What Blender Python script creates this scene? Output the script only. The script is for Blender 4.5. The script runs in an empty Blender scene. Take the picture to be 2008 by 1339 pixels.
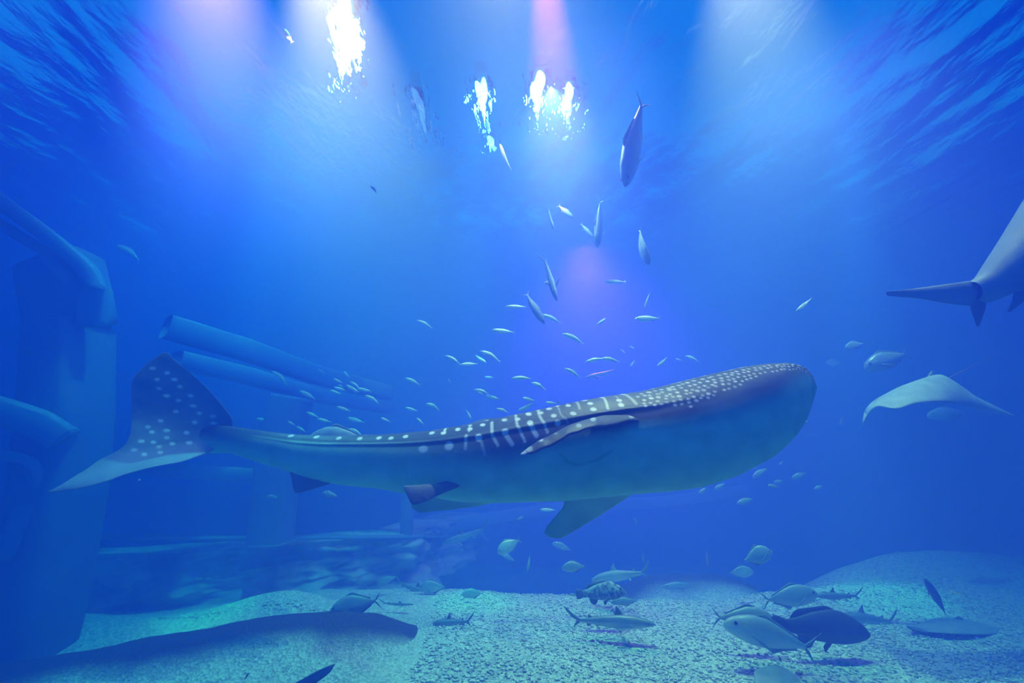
import bpy, math, random
import numpy as np
from mathutils import Vector, Matrix

random.seed(7); RNG = np.random.default_rng(7)
SC = bpy.context.scene; COL = SC.collection

# ------------------------------------------------------------------ camera
F_PX, CX, CY, PITCH, CAM_H = 892.0, 1004.0, 669.5, math.radians(15.0), 1.8
cam_d = bpy.data.cameras.new('camera'); cam = bpy.data.objects.new('camera', cam_d); COL.objects.link(cam)
cam_d.sensor_width = 36.0; cam_d.lens = 36.0 * F_PX / 2008.0
cam.location = (0, 0, CAM_H); cam.rotation_euler = (math.radians(90) + PITCH, 0, 0)
cam_d.clip_end = 200; SC.camera = cam
SC.view_settings.view_transform = 'Standard'; SC.view_settings.look = 'None'
SC.view_settings.gamma = 1.0; SC.view_settings.use_curve_mapping = False
SC.view_settings.exposure = 0.0
cy = SC.cycles
cy.use_denoising = True; cy.max_bounces = 5; cy.diffuse_bounces = 2; cy.glossy_bounces = 2
cy.transparent_max_bounces = 8; cy.volume_bounces = 2; cy.transmission_bounces = 2
cy.caustics_reflective = False; cy.caustics_refractive = False
cy.sample_clamp_indirect = 4.0; cy.use_adaptive_sampling = True

# ------------------------------------------------------------------ world: the dim blue hall round the tank
W = bpy.data.worlds.new('hall'); SC.world = W; W.use_nodes = True
bg = W.node_tree.nodes['Background']; bg.inputs[0].default_value = (0.0, 0.18, 1.0, 1); bg.inputs[1].default_value = 0.76

# ------------------------------------------------------------------ lights
def aim(o, target):
    d = Vector(target) - o.location
    o.rotation_euler = d.to_track_quat('-Z', 'Y').to_euler()
def area(name, loc, target, sx, sy, col, power):
    l = bpy.data.lights.new(name, 'AREA'); l.shape = 'RECTANGLE'; l.size = sx; l.size_y = sy
    l.color = col; l.energy = power
    o = bpy.data.objects.new(name, l); COL.objects.link(o); o.location = loc; aim(o, target); return o
def spot(name, loc, target, deg, blend, col, power, r=0.0):
    l = bpy.data.lights.new(name, 'SPOT'); l.spot_size = math.radians(deg); l.spot_blend = blend
    k = max(col); l.color = tuple(c / k for c in col); l.energy = power * k; l.shadow_soft_size = r
    o = bpy.data.objects.new(name, l); COL.objects.link(o); o.location = loc; aim(o, target); return o

def pray(px, py):
    u = (px - CX) / F_PX; v = (CY - py) / F_PX
    s, c = math.sin(PITCH), math.cos(PITCH)
    return u, c - v * s, s + v * c
def at(px, py, Y):
    x, y, z = pray(px, py); k = Y / y
    return Vector((x * k, Y, CAM_H + z * k))
def at_z(px, py, Z):
    x, y, z = pray(px, py); k = (Z - CAM_H) / z
    return Vector((x * k, y * k, Z))
def proj(P):
    P = np.asarray(P, float); s, c = math.sin(PITCH), math.cos(PITCH)
    x, y, z = P[..., 0], P[..., 1], P[..., 2] - CAM_H
    d = y * c + z * s; up = -y * s + z * c
    return CX + F_PX * x / d, CY - F_PX * up / d

SURF_Z = 6.8
area('ambient_fill', (0, 6, 10.5), (0, 6, 0), 26, 18, (0.0, 0.28, 1.0), 1450)  # added wide blue panel, gives the water its ambient light
WHITE = (2.3, 0.24, 0.06); PALE = (1.9, 0.25, 0.05); PURP = (1.5, 0.04, 0.36)
spot('spot_light', at_z(600, -260, 6.6), at(740, 520, 9), 54, 1.0, WHITE, 44000)
spot('spot_light', at_z(370, -300, 6.6), at(480, 260, 6.5), 54, 1.0, (1.9, 0.12, 0.30), 95000)
spot('spot_light', at_z(1050, -260, 6.6), at(1110, 420, 7), 24, 1.0, PURP, 90000)
spot('spot_light', at(1145, 480, 8.0), at(1160, 640, 8.4), 120, 1.0, (1.4, 0.04, 0.4), 12000, .5)  # added mid-water lamp that makes the far purple glow
spot('spot_light', at_z(1440, -330, 6.6), at(1510, 400, 7), 46, 1.0, PALE, 34000)
spot('spot_light', at_z(1000, -360, 6.6), at(1000, 0, 5.5), 110, 1.0, PALE, 56000)
spot('spot_light', at_z(1080, 170, 6.7), (0.9, 5.0, 0), 90, 1.0, (1.4, 0.45, 0.42), 2600)
spot('spot_light', (4.2, 4.7, 9.0), (3.6, 5.6, 0), 62, 1.0, (2.4, 0.52, 0.56), 13500, .15)  # added overhead lamp out of view, brightens the sand on the right
spot('spot_light', (0.6, 4.7, 9.0), (0.6, 5.4, 0), 62, 1.0, (2.4, 0.52, 0.56), 13500, .15)  # added out of view as well, for the middle sand
spot('spot_light', (-3.0, 4.7, 9.0), (-3.0, 5.6, 0), 62, 1.0, (0.3, 0.5, 0.8), 10000, .15)  # added out of view as well, for the left sand
spot('spot_light', (5.2, 5.6, 9.0), (5.0, 6.9, .15), 13, 1.0, (0.8, 0.6, 0.9), 16000, .1)  # added narrow beam, makes the bright patch on the right dune
spot('spot_light', (-.6, 5.4, 9.0), at_z(930, 1183, 0.0), 9, 1.0, (0.3, 0.8, 0.7), 15000, .1)  # added narrow beam imitating a caustic on the middle sand
spot('spot_light', (-3.2, 5.0, 9.0), (-3.5, 5.9, .2), 9, 1.0, (0.2, 0.8, 0.7), 12000, .1)  # added narrow beam imitating a caustic on the left dune
spot('spot_light', (-3.2, 1.2, 6.2), at(215, 900, 3.8), 19, 1.0, (1.0, 0.5, 0.7), 1300)  # added lamp to brighten the whale shark's tail fin

# ------------------------------------------------------------------ helpers
def tag(o, label=None, cat=None, group=None, kind=None):
    if label: o['label'] = label
    if cat: o['category'] = cat
    if group: o['group'] = group
    if kind: o['kind'] = kind
    return o
def empty(name, loc=(0, 0, 0)):
    o = bpy.data.objects.new(name, None); COL.objects.link(o); o.location = loc; o.empty_display_size = 0.1; return o
def mesh_np(name, V, Fq, m=None, smooth=True):
    me = bpy.data.meshes.new(name); V = np.asarray(V, np.float32); Fq = np.asarray(Fq, np.int32)
    nf, k = Fq.shape
    me.vertices.add(len(V)); me.vertices.foreach_set('co', V.ravel())
    me.loops.add(nf * k); me.loops.foreach_set('vertex_index', Fq.ravel())
    me.polygons.add(nf); me.polygons.foreach_set('loop_start', np.arange(0, nf * k, k, dtype=np.int32))
    me.update(calc_edges=True); me.validate()
    if smooth: me.polygons.foreach_set('use_smooth', np.ones(len(me.polygons), bool))
    if m: me.materials.append(m)
    return me
def obj(name, me, parent=None):
    o = bpy.data.objects.new(name, me); COL.objects.link(o)
    if parent: o.parent = parent
    return o
def paint(me, C):
    a = me.color_attributes.new('col', 'FLOAT_COLOR', 'POINT')
    C = np.concatenate([np.asarray(C, np.float32), np.ones((len(C), 1), np.float32)], 1)
    a.data.foreach_set('color', C.ravel())
def grid_faces(n, m, wrap=False):
    i = np.arange(n - 1)[:, None]; mm = m if wrap else m - 1
    j = np.arange(mm)[None, :]; j2 = (j + 1) % m
    return np.stack([i * m + j, i * m + j2, (i + 1) * m + j2, (i + 1) * m + j], -1).reshape(-1, 4)
def _hash(ix, iy, iz, s):
    h = (ix * 374761393 + iy * 668265263 + iz * 2147483647 + s * 974634777).astype(np.int64) & 0xffffffff
    h = ((h ^ (h >> 13)) * 1274126177) & 0xffffffff
    return ((h ^ (h >> 16)) & 0xffff) / 65535.0
def vnoise(x, y, z=0, seed=0):
    x, y, z = np.broadcast_arrays(np.asarray(x, float), np.asarray(y, float), np.asarray(z, float))
    ix, iy, iz = [np.floor(a).astype(np.int64) for a in (x, y, z)]
    fx, fy, fz = x - ix, y - iy, z - iz
    fx, fy, fz = [f * f * (3 - 2 * f) for f in (fx, fy, fz)]
    r = 0
    for dx in (0, 1):
        for dy in (0, 1):
            for dz in (0, 1):
                w = (fx if dx else 1 - fx) * (fy if dy else 1 - fy) * (fz if dz else 1 - fz)
                r = r + w * _hash(ix + dx, iy + dy, iz + dz, seed)
    return r * 2 - 1
def fbm(x, y, z=0, oct=4, seed=0):
    r = 0; a = 1.0; f = 1.0
    for k in range(oct):
        r = r + a * vnoise(x * f, y * f, np.asarray(z) * f, seed + k); a *= .5; f *= 2.03
    return r
def sstep(a, b, x):
    t = np.clip((x - a) / (b - a), 0, 1); return t * t * (3 - 2 * t)
def resample(P, n):
    P = np.asarray(P, float); d = np.r_[0, np.cumsum(np.linalg.norm(np.diff(P, axis=0), axis=1))]
    # smooth (Catmull-like) by dense cubic through pchip-ish linear + smoothing
    t = np.linspace(0, d[-1], n); Q = np.stack([np.interp(t, d, P[:, k]) for k in range(P.shape[1])], 1)
    return Q
def smooth_line(P, n, it=None):
    Q = resample(P, n); it = n // 14 if it is None else it
    for _ in range(it):
        Q[1:-1] = .25 * Q[:-2] + .5 * Q[1:-1] + .25 * Q[2:]
    return Q
def loft(A, B, n, m, th, prof=None, root_keep=0.0):
    """A closed lens-shaped blade between two edge curves A and B (rows of 3-D points)."""
    A = smooth_line(A, n); B = smooth_line(B, n)
    t = np.linspace(0, 1, m)[None, :, None]
    M = A[:, None] * (1 - t) + B[:, None] * t
    du = np.gradient(M, axis=0); dv = np.gradient(M, axis=1)
    N = np.cross(du, dv); N /= (np.linalg.norm(N, axis=2, keepdims=True) + 1e-9)
    mean = N.reshape(-1, 3).mean(0); N = np.where((N @ mean)[..., None] < 0, -N, N)
    s = np.linspace(0, 1, n)
    tp = (1 - s ** 2 * .85) if prof is None else prof(s)
    w = np.minimum(1.0, np.linalg.norm(B - A, axis=1) / (th * 4 + 1e-9))
    thick = th * tp[:, None] * w[:, None] * (np.sin(np.pi * np.clip(t[..., 0], 0, 1)) ** .6) + th * .04
    P1 = M + N * thick[..., None]; P2 = M - N * thick[..., None]
    V = np.concatenate([P1.reshape(-1, 3), P2.reshape(-1, 3)])
    k = n * m; g = grid_faces(n, m)
    Fc = [g, g[:, ::-1] + k]
    def strip(idx):
        a = np.array(idx[:-1]); b = np.array(idx[1:]); return np.stack([a, b, b + k, a + k], 1)
    Fc.append(strip([i * m for i in range(n)])); Fc.append(strip([i * m + m - 1 for i in range(n)])[:, ::-1])
    Fc.append(strip(list(range(m)))[:, ::-1]); Fc.append(strip([(n - 1) * m + j for j in range(m)]))
    return V, np.concatenate(Fc)

# ------------------------------------------------------------------ materials
def nt(name):
    m = bpy.data.materials.new(name); m.use_nodes = True; t = m.node_tree; t.nodes.clear()
    out = t.nodes.new('ShaderNodeOutputMaterial'); return m, t, out
def principled(t, out, rough=.6, spec=.3):
    b = t.nodes.new('ShaderNodeBsdfPrincipled'); b.inputs['Roughness'].default_value = rough
    b.inputs['Specular IOR Level'].default_value = spec
    t.links.new(b.outputs[0], out.inputs[0]); return b
def noise_node(t, scale, detail=4, co=None):
    n = t.nodes.new('ShaderNodeTexNoise'); n.inputs['Scale'].default_value = scale; n.inputs['Detail'].default_value = detail
    if co: t.links.new(co, n.inputs['Vector'])
    return n
def ramp(t, src, stops):
    r = t.nodes.new('ShaderNodeValToRGB'); t.links.new(src, r.inputs[0])
    e = r.color_ramp.elements
    while len(e) < len(stops): e.new(.5)
    for k, (p, c) in enumerate(stops):
        e[k].position = p; e[k].color = (*c, 1)
    return r
def skin(name, rough=.5, spec=.35, mottled=8.0, amt=.25, bump=.15):
    """vertex-painted animal skin with a fine procedural mottle"""
    m, t, out = nt(name); b = principled(t, out, rough, spec)
    a = t.nodes.new('ShaderNodeAttribute'); a.attribute_name = 'col'
    co = t.nodes.new('ShaderNodeTexCoord').outputs['Object']
    n = noise_node(t, mottled, 6, co)
    r = ramp(t, n.outputs[0], [(.3, (1 - amt,) * 3), (.7, (1 + 0 * amt,) * 3)])
    mx = t.nodes.new('ShaderNodeMix'); mx.data_type = 'RGBA'; mx.blend_type = 'MULTIPLY'; mx.inputs[0].default_value = 1
    t.links.new(a.outputs['Color'], mx.inputs[6]); t.links.new(r.outputs[0], mx.inputs[7])
    t.links.new(mx.outputs[2], b.inputs['Base Color'])
    n2 = noise_node(t, mottled * 6, 3, co)
    bp = t.nodes.new('ShaderNodeBump'); bp.inputs['Strength'].default_value = bump; bp.inputs['Distance'].default_value = .01
    t.links.new(n2.outputs[0], bp.inputs['Height']); t.links.new(bp.outputs[0], b.inputs['Normal'])
    return m
def plain(name, c, c2=None, rough=.7, scale=3.0, bump=.2, spec=.3, dist=.03):
    m, t, out = nt(name); b = principled(t, out, rough, spec)
    co = t.nodes.new('ShaderNodeTexCoord').outputs['Object']
    n = noise_node(t, scale, 8, co)
    r = ramp(t, n.outputs[0], [(.35, c), (.65, c2 or tuple(x * .75 for x in c))])
    t.links.new(r.outputs[0], b.inputs['Base Color'])
    n2 = noise_node(t, scale * 5, 6, co)
    bp = t.nodes.new('ShaderNodeBump'); bp.inputs['Strength'].default_value = bump; bp.inputs['Distance'].default_value = dist
    t.links.new(n2.outputs[0], bp.inputs['Height']); t.links.new(bp.outputs[0], b.inputs['Normal'])
    return m
M_SHARK = skin('whale_shark_skin', .55, .3, 5, .22, .2)
M_FISH = skin('fish_skin', .35, .5, 12, .15, .1)
M_MATT = skin('grouper_skin', .6, .3, 9, .35, .2)
M_EYE = plain('eye', (.01, .01, .012), rough=.1)
M_ROCK = plain('tank_rock', (.50, .60, .55), (.10, .14, .14), .9, 1.6, .8)
M_DARKROCK = plain('dark_rock', (.085, .075, .07), (.05, .045, .045), .9, 2.5, .4)
M_WALL = plain('tank_wall', (.05, .08, .12), (.04, .06, .10), .9, .6, .1)
M_FRAME = plain('window_frame', (.11, .24, .32), (.09, .19, .27), .6, 1.5, .1)
M_POST = plain('window_post', (.10, .17, .24), (.08, .14, .20), .6, 1.5, .1)
M_PANE = plain('acrylic', (.02, .05, .10), (.02, .04, .08), .15, 1, .02)
def sand_mat(name='gravel_sand', dark=None):
    m, t, out = nt(name); b = principled(t, out, .95, .1)
    co = t.nodes.new('ShaderNodeTexCoord').outputs['Object']
    v = t.nodes.new('ShaderNodeTexVoronoi'); v.inputs['Scale'].default_value = 48; t.links.new(co, v.inputs['Vector'])
    n0 = noise_node(t, 1.2, 5, co)
    r1 = ramp(t, v.outputs['Color'], [(.1, (.34, .36, .34)), (.5, (.56, .58, .53)), (.9, (.76, .77, .72))])
    r0 = ramp(t, n0.outputs[0], [(.3, (.78, .8, .8)), (.7, (1, 1, 1))])
    mx = t.nodes.new('ShaderNodeMix'); mx.data_type = 'RGBA'; mx.blend_type = 'MULTIPLY'; mx.inputs[0].default_value = 1
    t.links.new(r1.outputs[0], mx.inputs[6]); t.links.new(r0.outputs[0], mx.inputs[7]); c = mx.outputs[2]
    if dark:   # dark crest colour mixed in by vertex value, painted shade on the front mound
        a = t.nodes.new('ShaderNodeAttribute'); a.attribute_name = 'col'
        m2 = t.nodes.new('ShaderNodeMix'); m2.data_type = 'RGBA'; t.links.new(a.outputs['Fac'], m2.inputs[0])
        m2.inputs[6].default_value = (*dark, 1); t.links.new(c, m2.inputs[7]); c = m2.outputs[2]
    t.links.new(c, b.inputs['Base Color'])
    bp = t.nodes.new('ShaderNodeBump'); bp.inputs['Strength'].default_value = .9 if not dark else .8; bp.inputs['Distance'].default_value = .02
    t.links.new(v.outputs['Distance'], bp.inputs['Height']); t.links.new(bp.outputs[0], b.inputs['Normal'])
    return m
M_SAND = sand_mat()
def surface_mat():
    m, t, out = nt('water_surface')
    lw = t.nodes.new('ShaderNodeLayerWeight')
    mr = t.nodes.new('ShaderNodeMapRange'); mr.interpolation_type = 'SMOOTHSTEP'
    t.links.new(lw.outputs['Facing'], mr.inputs[0]); mr.inputs[1].default_value = .30; mr.inputs[2].default_value = .52
    tr = t.nodes.new('ShaderNodeBsdfTransparent'); tr.inputs[0].default_value = (.95, .98, 1, 1)
    rf = t.nodes.new('ShaderNodeBsdfRefraction'); rf.inputs['IOR'].default_value = 1.14; rf.inputs['Roughness'].default_value = 0
    co = t.nodes.new('ShaderNodeTexCoord').outputs['Object']
    mp = t.nodes.new('ShaderNodeMapping'); mp.inputs['Scale'].default_value = (3.2, 1.6, 1); t.links.new(co, mp.inputs[0])
    nn = noise_node(t, 1.0, 3, mp.outputs[0]); bp = t.nodes.new('ShaderNodeBump'); bp.inputs['Distance'].default_value = .07
    t.links.new(nn.outputs[0], bp.inputs['Height'])
    mt = t.nodes.new('ShaderNodeMixShader'); mt.inputs[0].default_value = .5
    t.links.new(tr.outputs[0], mt.inputs[1]); t.links.new(rf.outputs[0], mt.inputs[2])
    gl = t.nodes.new('ShaderNodeBsdfGlossy'); gl.inputs['Roughness'].default_value = .08
    gl.inputs[0].default_value = (.9, .95, 1, 1)
    mx = t.nodes.new('ShaderNodeMixShader'); t.links.new(mr.outputs[0], mx.inputs[0])
    n3 = noise_node(t, 1.3, 3, mp.outputs[0]); b3 = t.nodes.new('ShaderNodeBump'); b3.inputs['Distance'].default_value = .26; t.links.new(n3.outputs[0], b3.inputs['Height'])
    t.links.new(b3.outputs[0], rf.inputs['Normal']); t.links.new(bp.outputs[0], gl.inputs['Normal']); t.links.new(bp.outputs[0], lw.inputs['Normal'])
    t.links.new(mt.outputs[0], mx.inputs[1]); t.links.new(gl.outputs[0], mx.inputs[2]); t.links.new(mx.outputs[0], out.inputs[0])
    return m
def water_mat():
    m, t, out = nt('tank_water')
    s = t.nodes.new('ShaderNodeVolumeScatter'); s.inputs['Color'].default_value = (.11, .19, 1, 1)
    s.inputs['Density'].default_value = .20; s.inputs['Anisotropy'].default_value = 0
    a = t.nodes.new('ShaderNodeVolumeAbsorption'); a.inputs['Color'].default_value = (.0, .795, .956, 1); a.inputs['Density'].default_value = .30
    ad = t.nodes.new('ShaderNodeAddShader'); t.links.new(s.outputs[0], ad.inputs[0]); t.links.new(a.outputs[0], ad.inputs[1])
    t.links.new(ad.outputs[0], out.inputs['Volume']); return m
def emit(name, c, s):
    m, t, out = nt(name); e = t.nodes.new('ShaderNodeEmission'); e.inputs[0].default_value = (*c, 1); e.inputs[1].default_value = s
    t.links.new(e.outputs[0], out.inputs[0]); return m

# ------------------------------------------------------------------ the tank: water, surface, floor, walls
X0, X1, Y0, Y1 = -13.0, 14.0, -1.5, 15.5
def box_mesh(name, x0, x1, y0, y1, z0, z1, m, bev=0.0):
    import bmesh
    bm = bmesh.new(); bmesh.ops.create_cube(bm, size=1)
    for v in bm.verts: v.co = Vector(((x0 + x1) / 2 + v.co.x * (x1 - x0), (y0 + y1) / 2 + v.co.y * (y1 - y0), (z0 + z1) / 2 + v.co.z * (z1 - z0)))
    if bev: bmesh.ops.bevel(bm, geom=bm.edges[:], offset=bev, segments=2, affect='EDGES')
    me = bpy.data.meshes.new(name); bm.to_mesh(me); bm.free(); me.materials.append(m); return me
tag(obj('water', box_mesh('water', X0, X1, Y0, Y1, -2.2, SURF_Z - .06, water_mat())), kind='structure')
n = 340; xs = np.linspace(X0, X1, n); ys = np.linspace(Y0, Y1, n); XX, YY = np.meshgrid(xs, ys, indexing='ij')
ZZ = SURF_Z + .10 * fbm(XX * .55, YY * .30, seed=3, oct=3) + .035 * fbm(XX * 2.1 + .6 * YY, YY * .55, seed=9, oct=3)
tag(obj('water_surface', mesh_np('water_surface', np.stack([XX, YY, ZZ], -1).reshape(-1, 3), grid_faces(n, n), surface_mat())), kind='structure')

def bump_(X, Y, cx, cy_, sx, sy, h, rot=0.0):
    c, s = math.cos(rot), math.sin(rot); u = (X - cx) * c + (Y - cy_) * s; v = -(X - cx) * s + (Y - cy_) * c
    return h * np.exp(-(u / sx) ** 2 - (v / sy) ** 2)
def ground(X, Y):
    X = np.asarray(X, float); Y = np.asarray(Y, float)
    Z = .05 * fbm(X * .35, Y * .35, seed=21, oct=3) + .012 * fbm(X * 2, Y * 2, seed=5, oct=2)
    Z = Z - 1.3 * sstep(6.9, 10.0, Y + .3 * np.sin(X * .7))
    Z = Z + bump_(X, Y, -2.75, 6.1, .75, .5, .30, -.1) + bump_(X, Y, -4.7, 5.7, 1.8, .5, .13, -.1)
    Z = Z + bump_(X, Y, 6.3, 8.6, 2.3, .9, .66) + bump_(X, Y, 4.9, 6.95, 1.7, .35, .15) + bump_(X, Y, 9.5, 8.5, 2.5, 1.2, .6)
    return Z
nx, ny = 420, 300
gx = np.linspace(X0, X1, nx); gy = np.linspace(Y0, Y1, ny)
GX, GY = np.meshgrid(gx, gy, indexing='ij')
tag(obj('floor', mesh_np('floor', np.stack([GX, GY, ground(GX, GY)], -1).reshape(-1, 3), grid_faces(nx, ny), M_SAND)), kind='structure')
for nm, b in (('wall_back', (X0, X1, Y1, Y1 + .3)), ('wall_left', (X0 - .3, X0, Y0, Y1)), ('wall_right', (X1, X1 + .3, Y0, Y1))):
    tag(obj(nm, box_mesh(nm, *b, -2.2, 9.5, M_WALL)), kind='structure')

# gravel grains lying on the near sand
def gravel(count):
    px = RNG.uniform(-5.5, 6.5, count); py = 3.3 + 5.0 * RNG.random(count) ** 1.4
    keep = (px > -4.0) & ~((px < -1.0) & (py > 5.9)) & ~((px < -.9) & (py < 5.75)); px, py = px[keep], py[keep]; count = len(px)
    r = RNG.uniform(.008, .022, count)
    base = np.array([(1, 0, 0), (-1, 0, 0), (0, 1, 0), (0, -1, 0), (0, 0, .7), (0, 0, -.7)], float)
    f = np.array([(0, 2, 4), (2, 1, 4), (1, 3, 4), (3, 0, 4), (2, 0, 5), (1, 2, 5), (3, 1, 5), (0, 3, 5)])
    a = RNG.uniform(0, 6.28, count); c, s = np.cos(a), np.sin(a)
    B = base[None] * r[:, None, None] * RNG.uniform(.7, 1.3, (count, 1, 3))
    V = np.stack([B[..., 0] * c[:, None] - B[..., 1] * s[:, None], B[..., 0] * s[:, None] + B[..., 1] * c[:, None], B[..., 2]], -1)
    V[..., 0] += px[:, None]; V[..., 1] += py[:, None]; V[..., 2] += (ground(px, py) + r * .3)[:, None]
    Fc = (f[None] + 6 * np.arange(count)[:, None, None]).reshape(-1, 3)
    me = mesh_np('gravel', V.reshape(-1, 3), Fc, None, False)
    g = RNG.uniform(.3, .8, count); C = np.repeat(np.stack([g, g, g * .92], 1), 6, 0); paint(me, C)
    me.materials.append(skin('gravel_grain', .9, .1, 30, .1, 0)); return me
tag(obj('gravel', gravel(30000)), 'coarse pale gravel grains strewn over the sandy tank floor', 'gravel', kind='stuff')

# low dark-crested mounds; the front one has the shark's shadow painted on its sand
def dark_mound(name, crest, width, label, cat='rock'):
    """crest: rows of (px, py, Y); a rounded hump, painted dark at the crest and sand-coloured down the front slope"""
    C = smooth_line([tuple(at(*c)) for c in crest], 200, 14); m = 60; N = len(C)
    a = np.linspace(-1, 1, m); V = np.zeros((N, m, 3)); K = np.zeros((N, m))
    for i, p in enumerate(C):
        s = i / (N - 1.0); tap = min(1.0, ((1 - s) / .16)) ** .6 if s > .84 else 1.0
        wd = width * (.05 + .95 * tap)
        yy = p[1] + np.where(a < 0, a * wd, a * .5)
        zf = np.where(a < 0, .5 + .5 * np.cos(a * np.pi), np.cos(a * np.pi / 2)) ** np.where(a < 0, .75, 1)
        gz = ground(np.full(m, p[0]), yy) - .03
        top = p[2] if s < .9 else p[2]
        V[i] = np.stack([np.full(m, p[0]), yy, gz + np.maximum(top - gz, .0) * zf * (tap ** .5 if s > .97 else 1)], 1)
        K[i] = a
    nz = fbm(V[..., 0] * 2, V[..., 1] * 2, seed=31, oct=5); V[..., 2] += .018 * nz
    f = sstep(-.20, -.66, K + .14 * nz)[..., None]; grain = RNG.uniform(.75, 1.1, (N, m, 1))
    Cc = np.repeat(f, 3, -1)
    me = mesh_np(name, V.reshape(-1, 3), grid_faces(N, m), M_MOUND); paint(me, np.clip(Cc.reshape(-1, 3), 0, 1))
    return tag(obj(name, me), label, cat)
M_MOUND = sand_mat('mound_shade_rock', (.055, .045, .045))
dark_mound('rock', [(-160, 1325, 4.1), (0, 1303, 4.3), (200, 1272, 4.6), (400, 1235, 4.9), (560, 1208, 5.1), (680, 1201, 5.2), (740, 1206, 5.3), (790, 1227, 5.5), (820, 1243, 5.6), (838, 1254, 5.65)],
           1.0, 'long low sandy mound with a dark shadow painted along its crest, front left')  # a sand ridge; the dark crest is painted shadow
dark_mound('rock', [(1215, 1150, 8.4), (1260, 1132, 8.3), (1330, 1124, 8.2), (1400, 1124, 8.2), (1450, 1136, 8.2), (1490, 1152, 8.1)],
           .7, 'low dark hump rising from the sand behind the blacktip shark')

# rock wall under the far windows with a pale shelf on top
def rockwork(name, path, ztop, label):
    P = smooth_line([(p[0], p[1], 0) for p in path], 220, 8)
    d = np.gradient(P, axis=0); nrm = np.stack([d[:, 1], -d[:, 0]], 1); nrm /= np.linalg.norm(nrm, axis=1)[:, None]
    m = 70; zz = np.linspace(-.3, ztop, m)
    s = np.r_[0, np.cumsum(np.linalg.norm(np.diff(P[:, :2], axis=0), axis=1))]
    S, Z = np.meshgrid(s, zz, indexing='ij')
    off = .22 * fbm(S * .9, Z * 3.0, seed=41, oct=5) + .12 * np.abs(fbm(S * 2.0, Z * 5, seed=45, oct=3)) + .25 * (1 - (Z + .3) / (ztop + .3))
    off = off * (1 - .5 * sstep(ztop - .08, ztop, Z))
    V = np.stack([P[:, 0][:, None] + nrm[:, 0][:, None] * off, P[:, 1][:, None] + nrm[:, 1][:, None] * off, Z], -1)
    back = V[:, -1:, :].copy(); back[..., 0] -= nrm[:, 0][:, None] * .9; back[..., 1] -= nrm[:, 1][:, None] * .9
    V = np.concatenate([V, back], 1)
    return tag(obj(name, mesh_np(name, V.reshape(-1, 3), grid_faces(220, m + 1), M_ROCK)), label, kind='structure')
pl = at(-200, 1060, 6.2); pm = at(450, 1060, 6.9); pr = at(800, 1058, 8.6); pe = at(930, 1058, 12)
rockwork('wall_rock', [pl, at(150, 1060, 6.3), pm, pr, pe], .62, None)

def beam(name, pts, wd, hd, m=None, parent=None):
    """a rounded rectangular bar swept along 3-D points; wd = thickness in plan, hd = height"""
    P = smooth_line([tuple(p) for p in pts], 60, 3)
    T = np.gradient(P, axis=0); T /= np.linalg.norm(T, axis=1)[:, None]
    up = np.array([0, 0, 1.0]); 
    S = np.cross(T, up); bad = np.linalg.norm(S, axis=1) < .25
    S[bad] = np.cross(T[bad], np.array([0, 1.0, 0])); S /= np.linalg.norm(S, axis=1)[:, None]
    U = np.cross(S, T)
    k = 16; a = np.arange(k) / k * 2 * np.pi
    ca = np.sign(np.cos(a)) * np.abs(np.cos(a)) ** .4; sa = np.sign(np.sin(a)) * np.abs(np.sin(a)) ** .4
    V = P[:, None] + S[:, None] * (ca * wd / 2)[None, :, None] + U[:, None] * (sa * hd / 2)[None, :, None]
    Fc = np.concatenate([grid_faces(60, k, True)] + [np.array([[o_ + j, o_ + j + 1, o_ + k - 2 - j, o_ + k - 1 - j] for j in range(k // 2 - 1)]) for o_ in (0, 59 * k)])
    me = mesh_np(name, V.reshape(-1, 3), Fc, m or M_FRAME); return obj(name, me, parent)
def struct(o): o['kind'] = 'structure'; return o
# window bays of the far side
struct(beam('trim_1', [at(150, 1053, 6.1), at(450, 1054, 6.7), at(800, 1052, 8.4), at(900, 1052, 11)], .25, .05))
struct(beam('pillar', [at(530, 1066, 6.8), at(548, 880, 6.8), at(575, 780, 6.8)], .5, .55, M_POST))
struct(beam('pillar', [at(797, 1064, 8.6), at(800, 900, 8.6), at(803, 840, 8.6)], .2, .3, M_POST))
struct(beam('trim_2', [at(325, 640, 5.6), at(480, 685, 6.4), at(620, 735, 7.6), at(760, 770, 9.5)], .3, .30))
struct(beam('trim_3', [at(345, 705, 5.6), at(480, 735, 6.4), at(620, 775, 7.6), at(760, 800, 9.5)], .3, .22))
struct(beam('trim_4', [at(200, 905, 6.2), at(380, 925, 6.4), at(540, 935, 6.9)], .3, .2))
# big near bay at the far left
struct(beam('trim_5', [at(-200, 240, 4.2), at(0, 395, 4.4), at(110, 475, 4.6), at(175, 530, 4.7), at(190, 570, 4.75), at(180, 640, 4.8)], .3, .16))
struct(beam('trim_6', [at(-200, 330, 4.4), at(0, 440, 4.6), at(100, 500, 4.75), at(150, 560, 4.8)], .3, .12))
struct(beam('pillar', [at(40, 1300, 5.0), at(80, 1150, 5.0), at(118, 960, 5.0), at(135, 800, 5.0), at(140, 620, 5.0), at(120, 520, 5.0)], .55, .75, M_POST))
struct(beam('trim_7', [at(-200, 745, 4.2), at(0, 805, 4.5), at(80, 830, 4.6), at(128, 862, 4.7)], .3, .26))
struct(beam('trim_8', [at(-200, 905, 4.2), at(0, 890, 4.5), at(60, 900, 4.6), at(75, 960, 4.7), at(0, 1100, 4.6)], .2, .1))
# curved far rail
struct(beam('rail', [at(640, 1085, 10.5), at(830, 1048, 10.5), at(950, 1018, 11), at(1100, 996, 11.5), at(1300, 985, 11.5), at(1470, 960, 11)], .2, .28))
struct(beam('rail', [at(820, 1058, 11), at(1000, 1020, 11.3), at(1240, 990, 11.6)], .1, .1))

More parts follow.
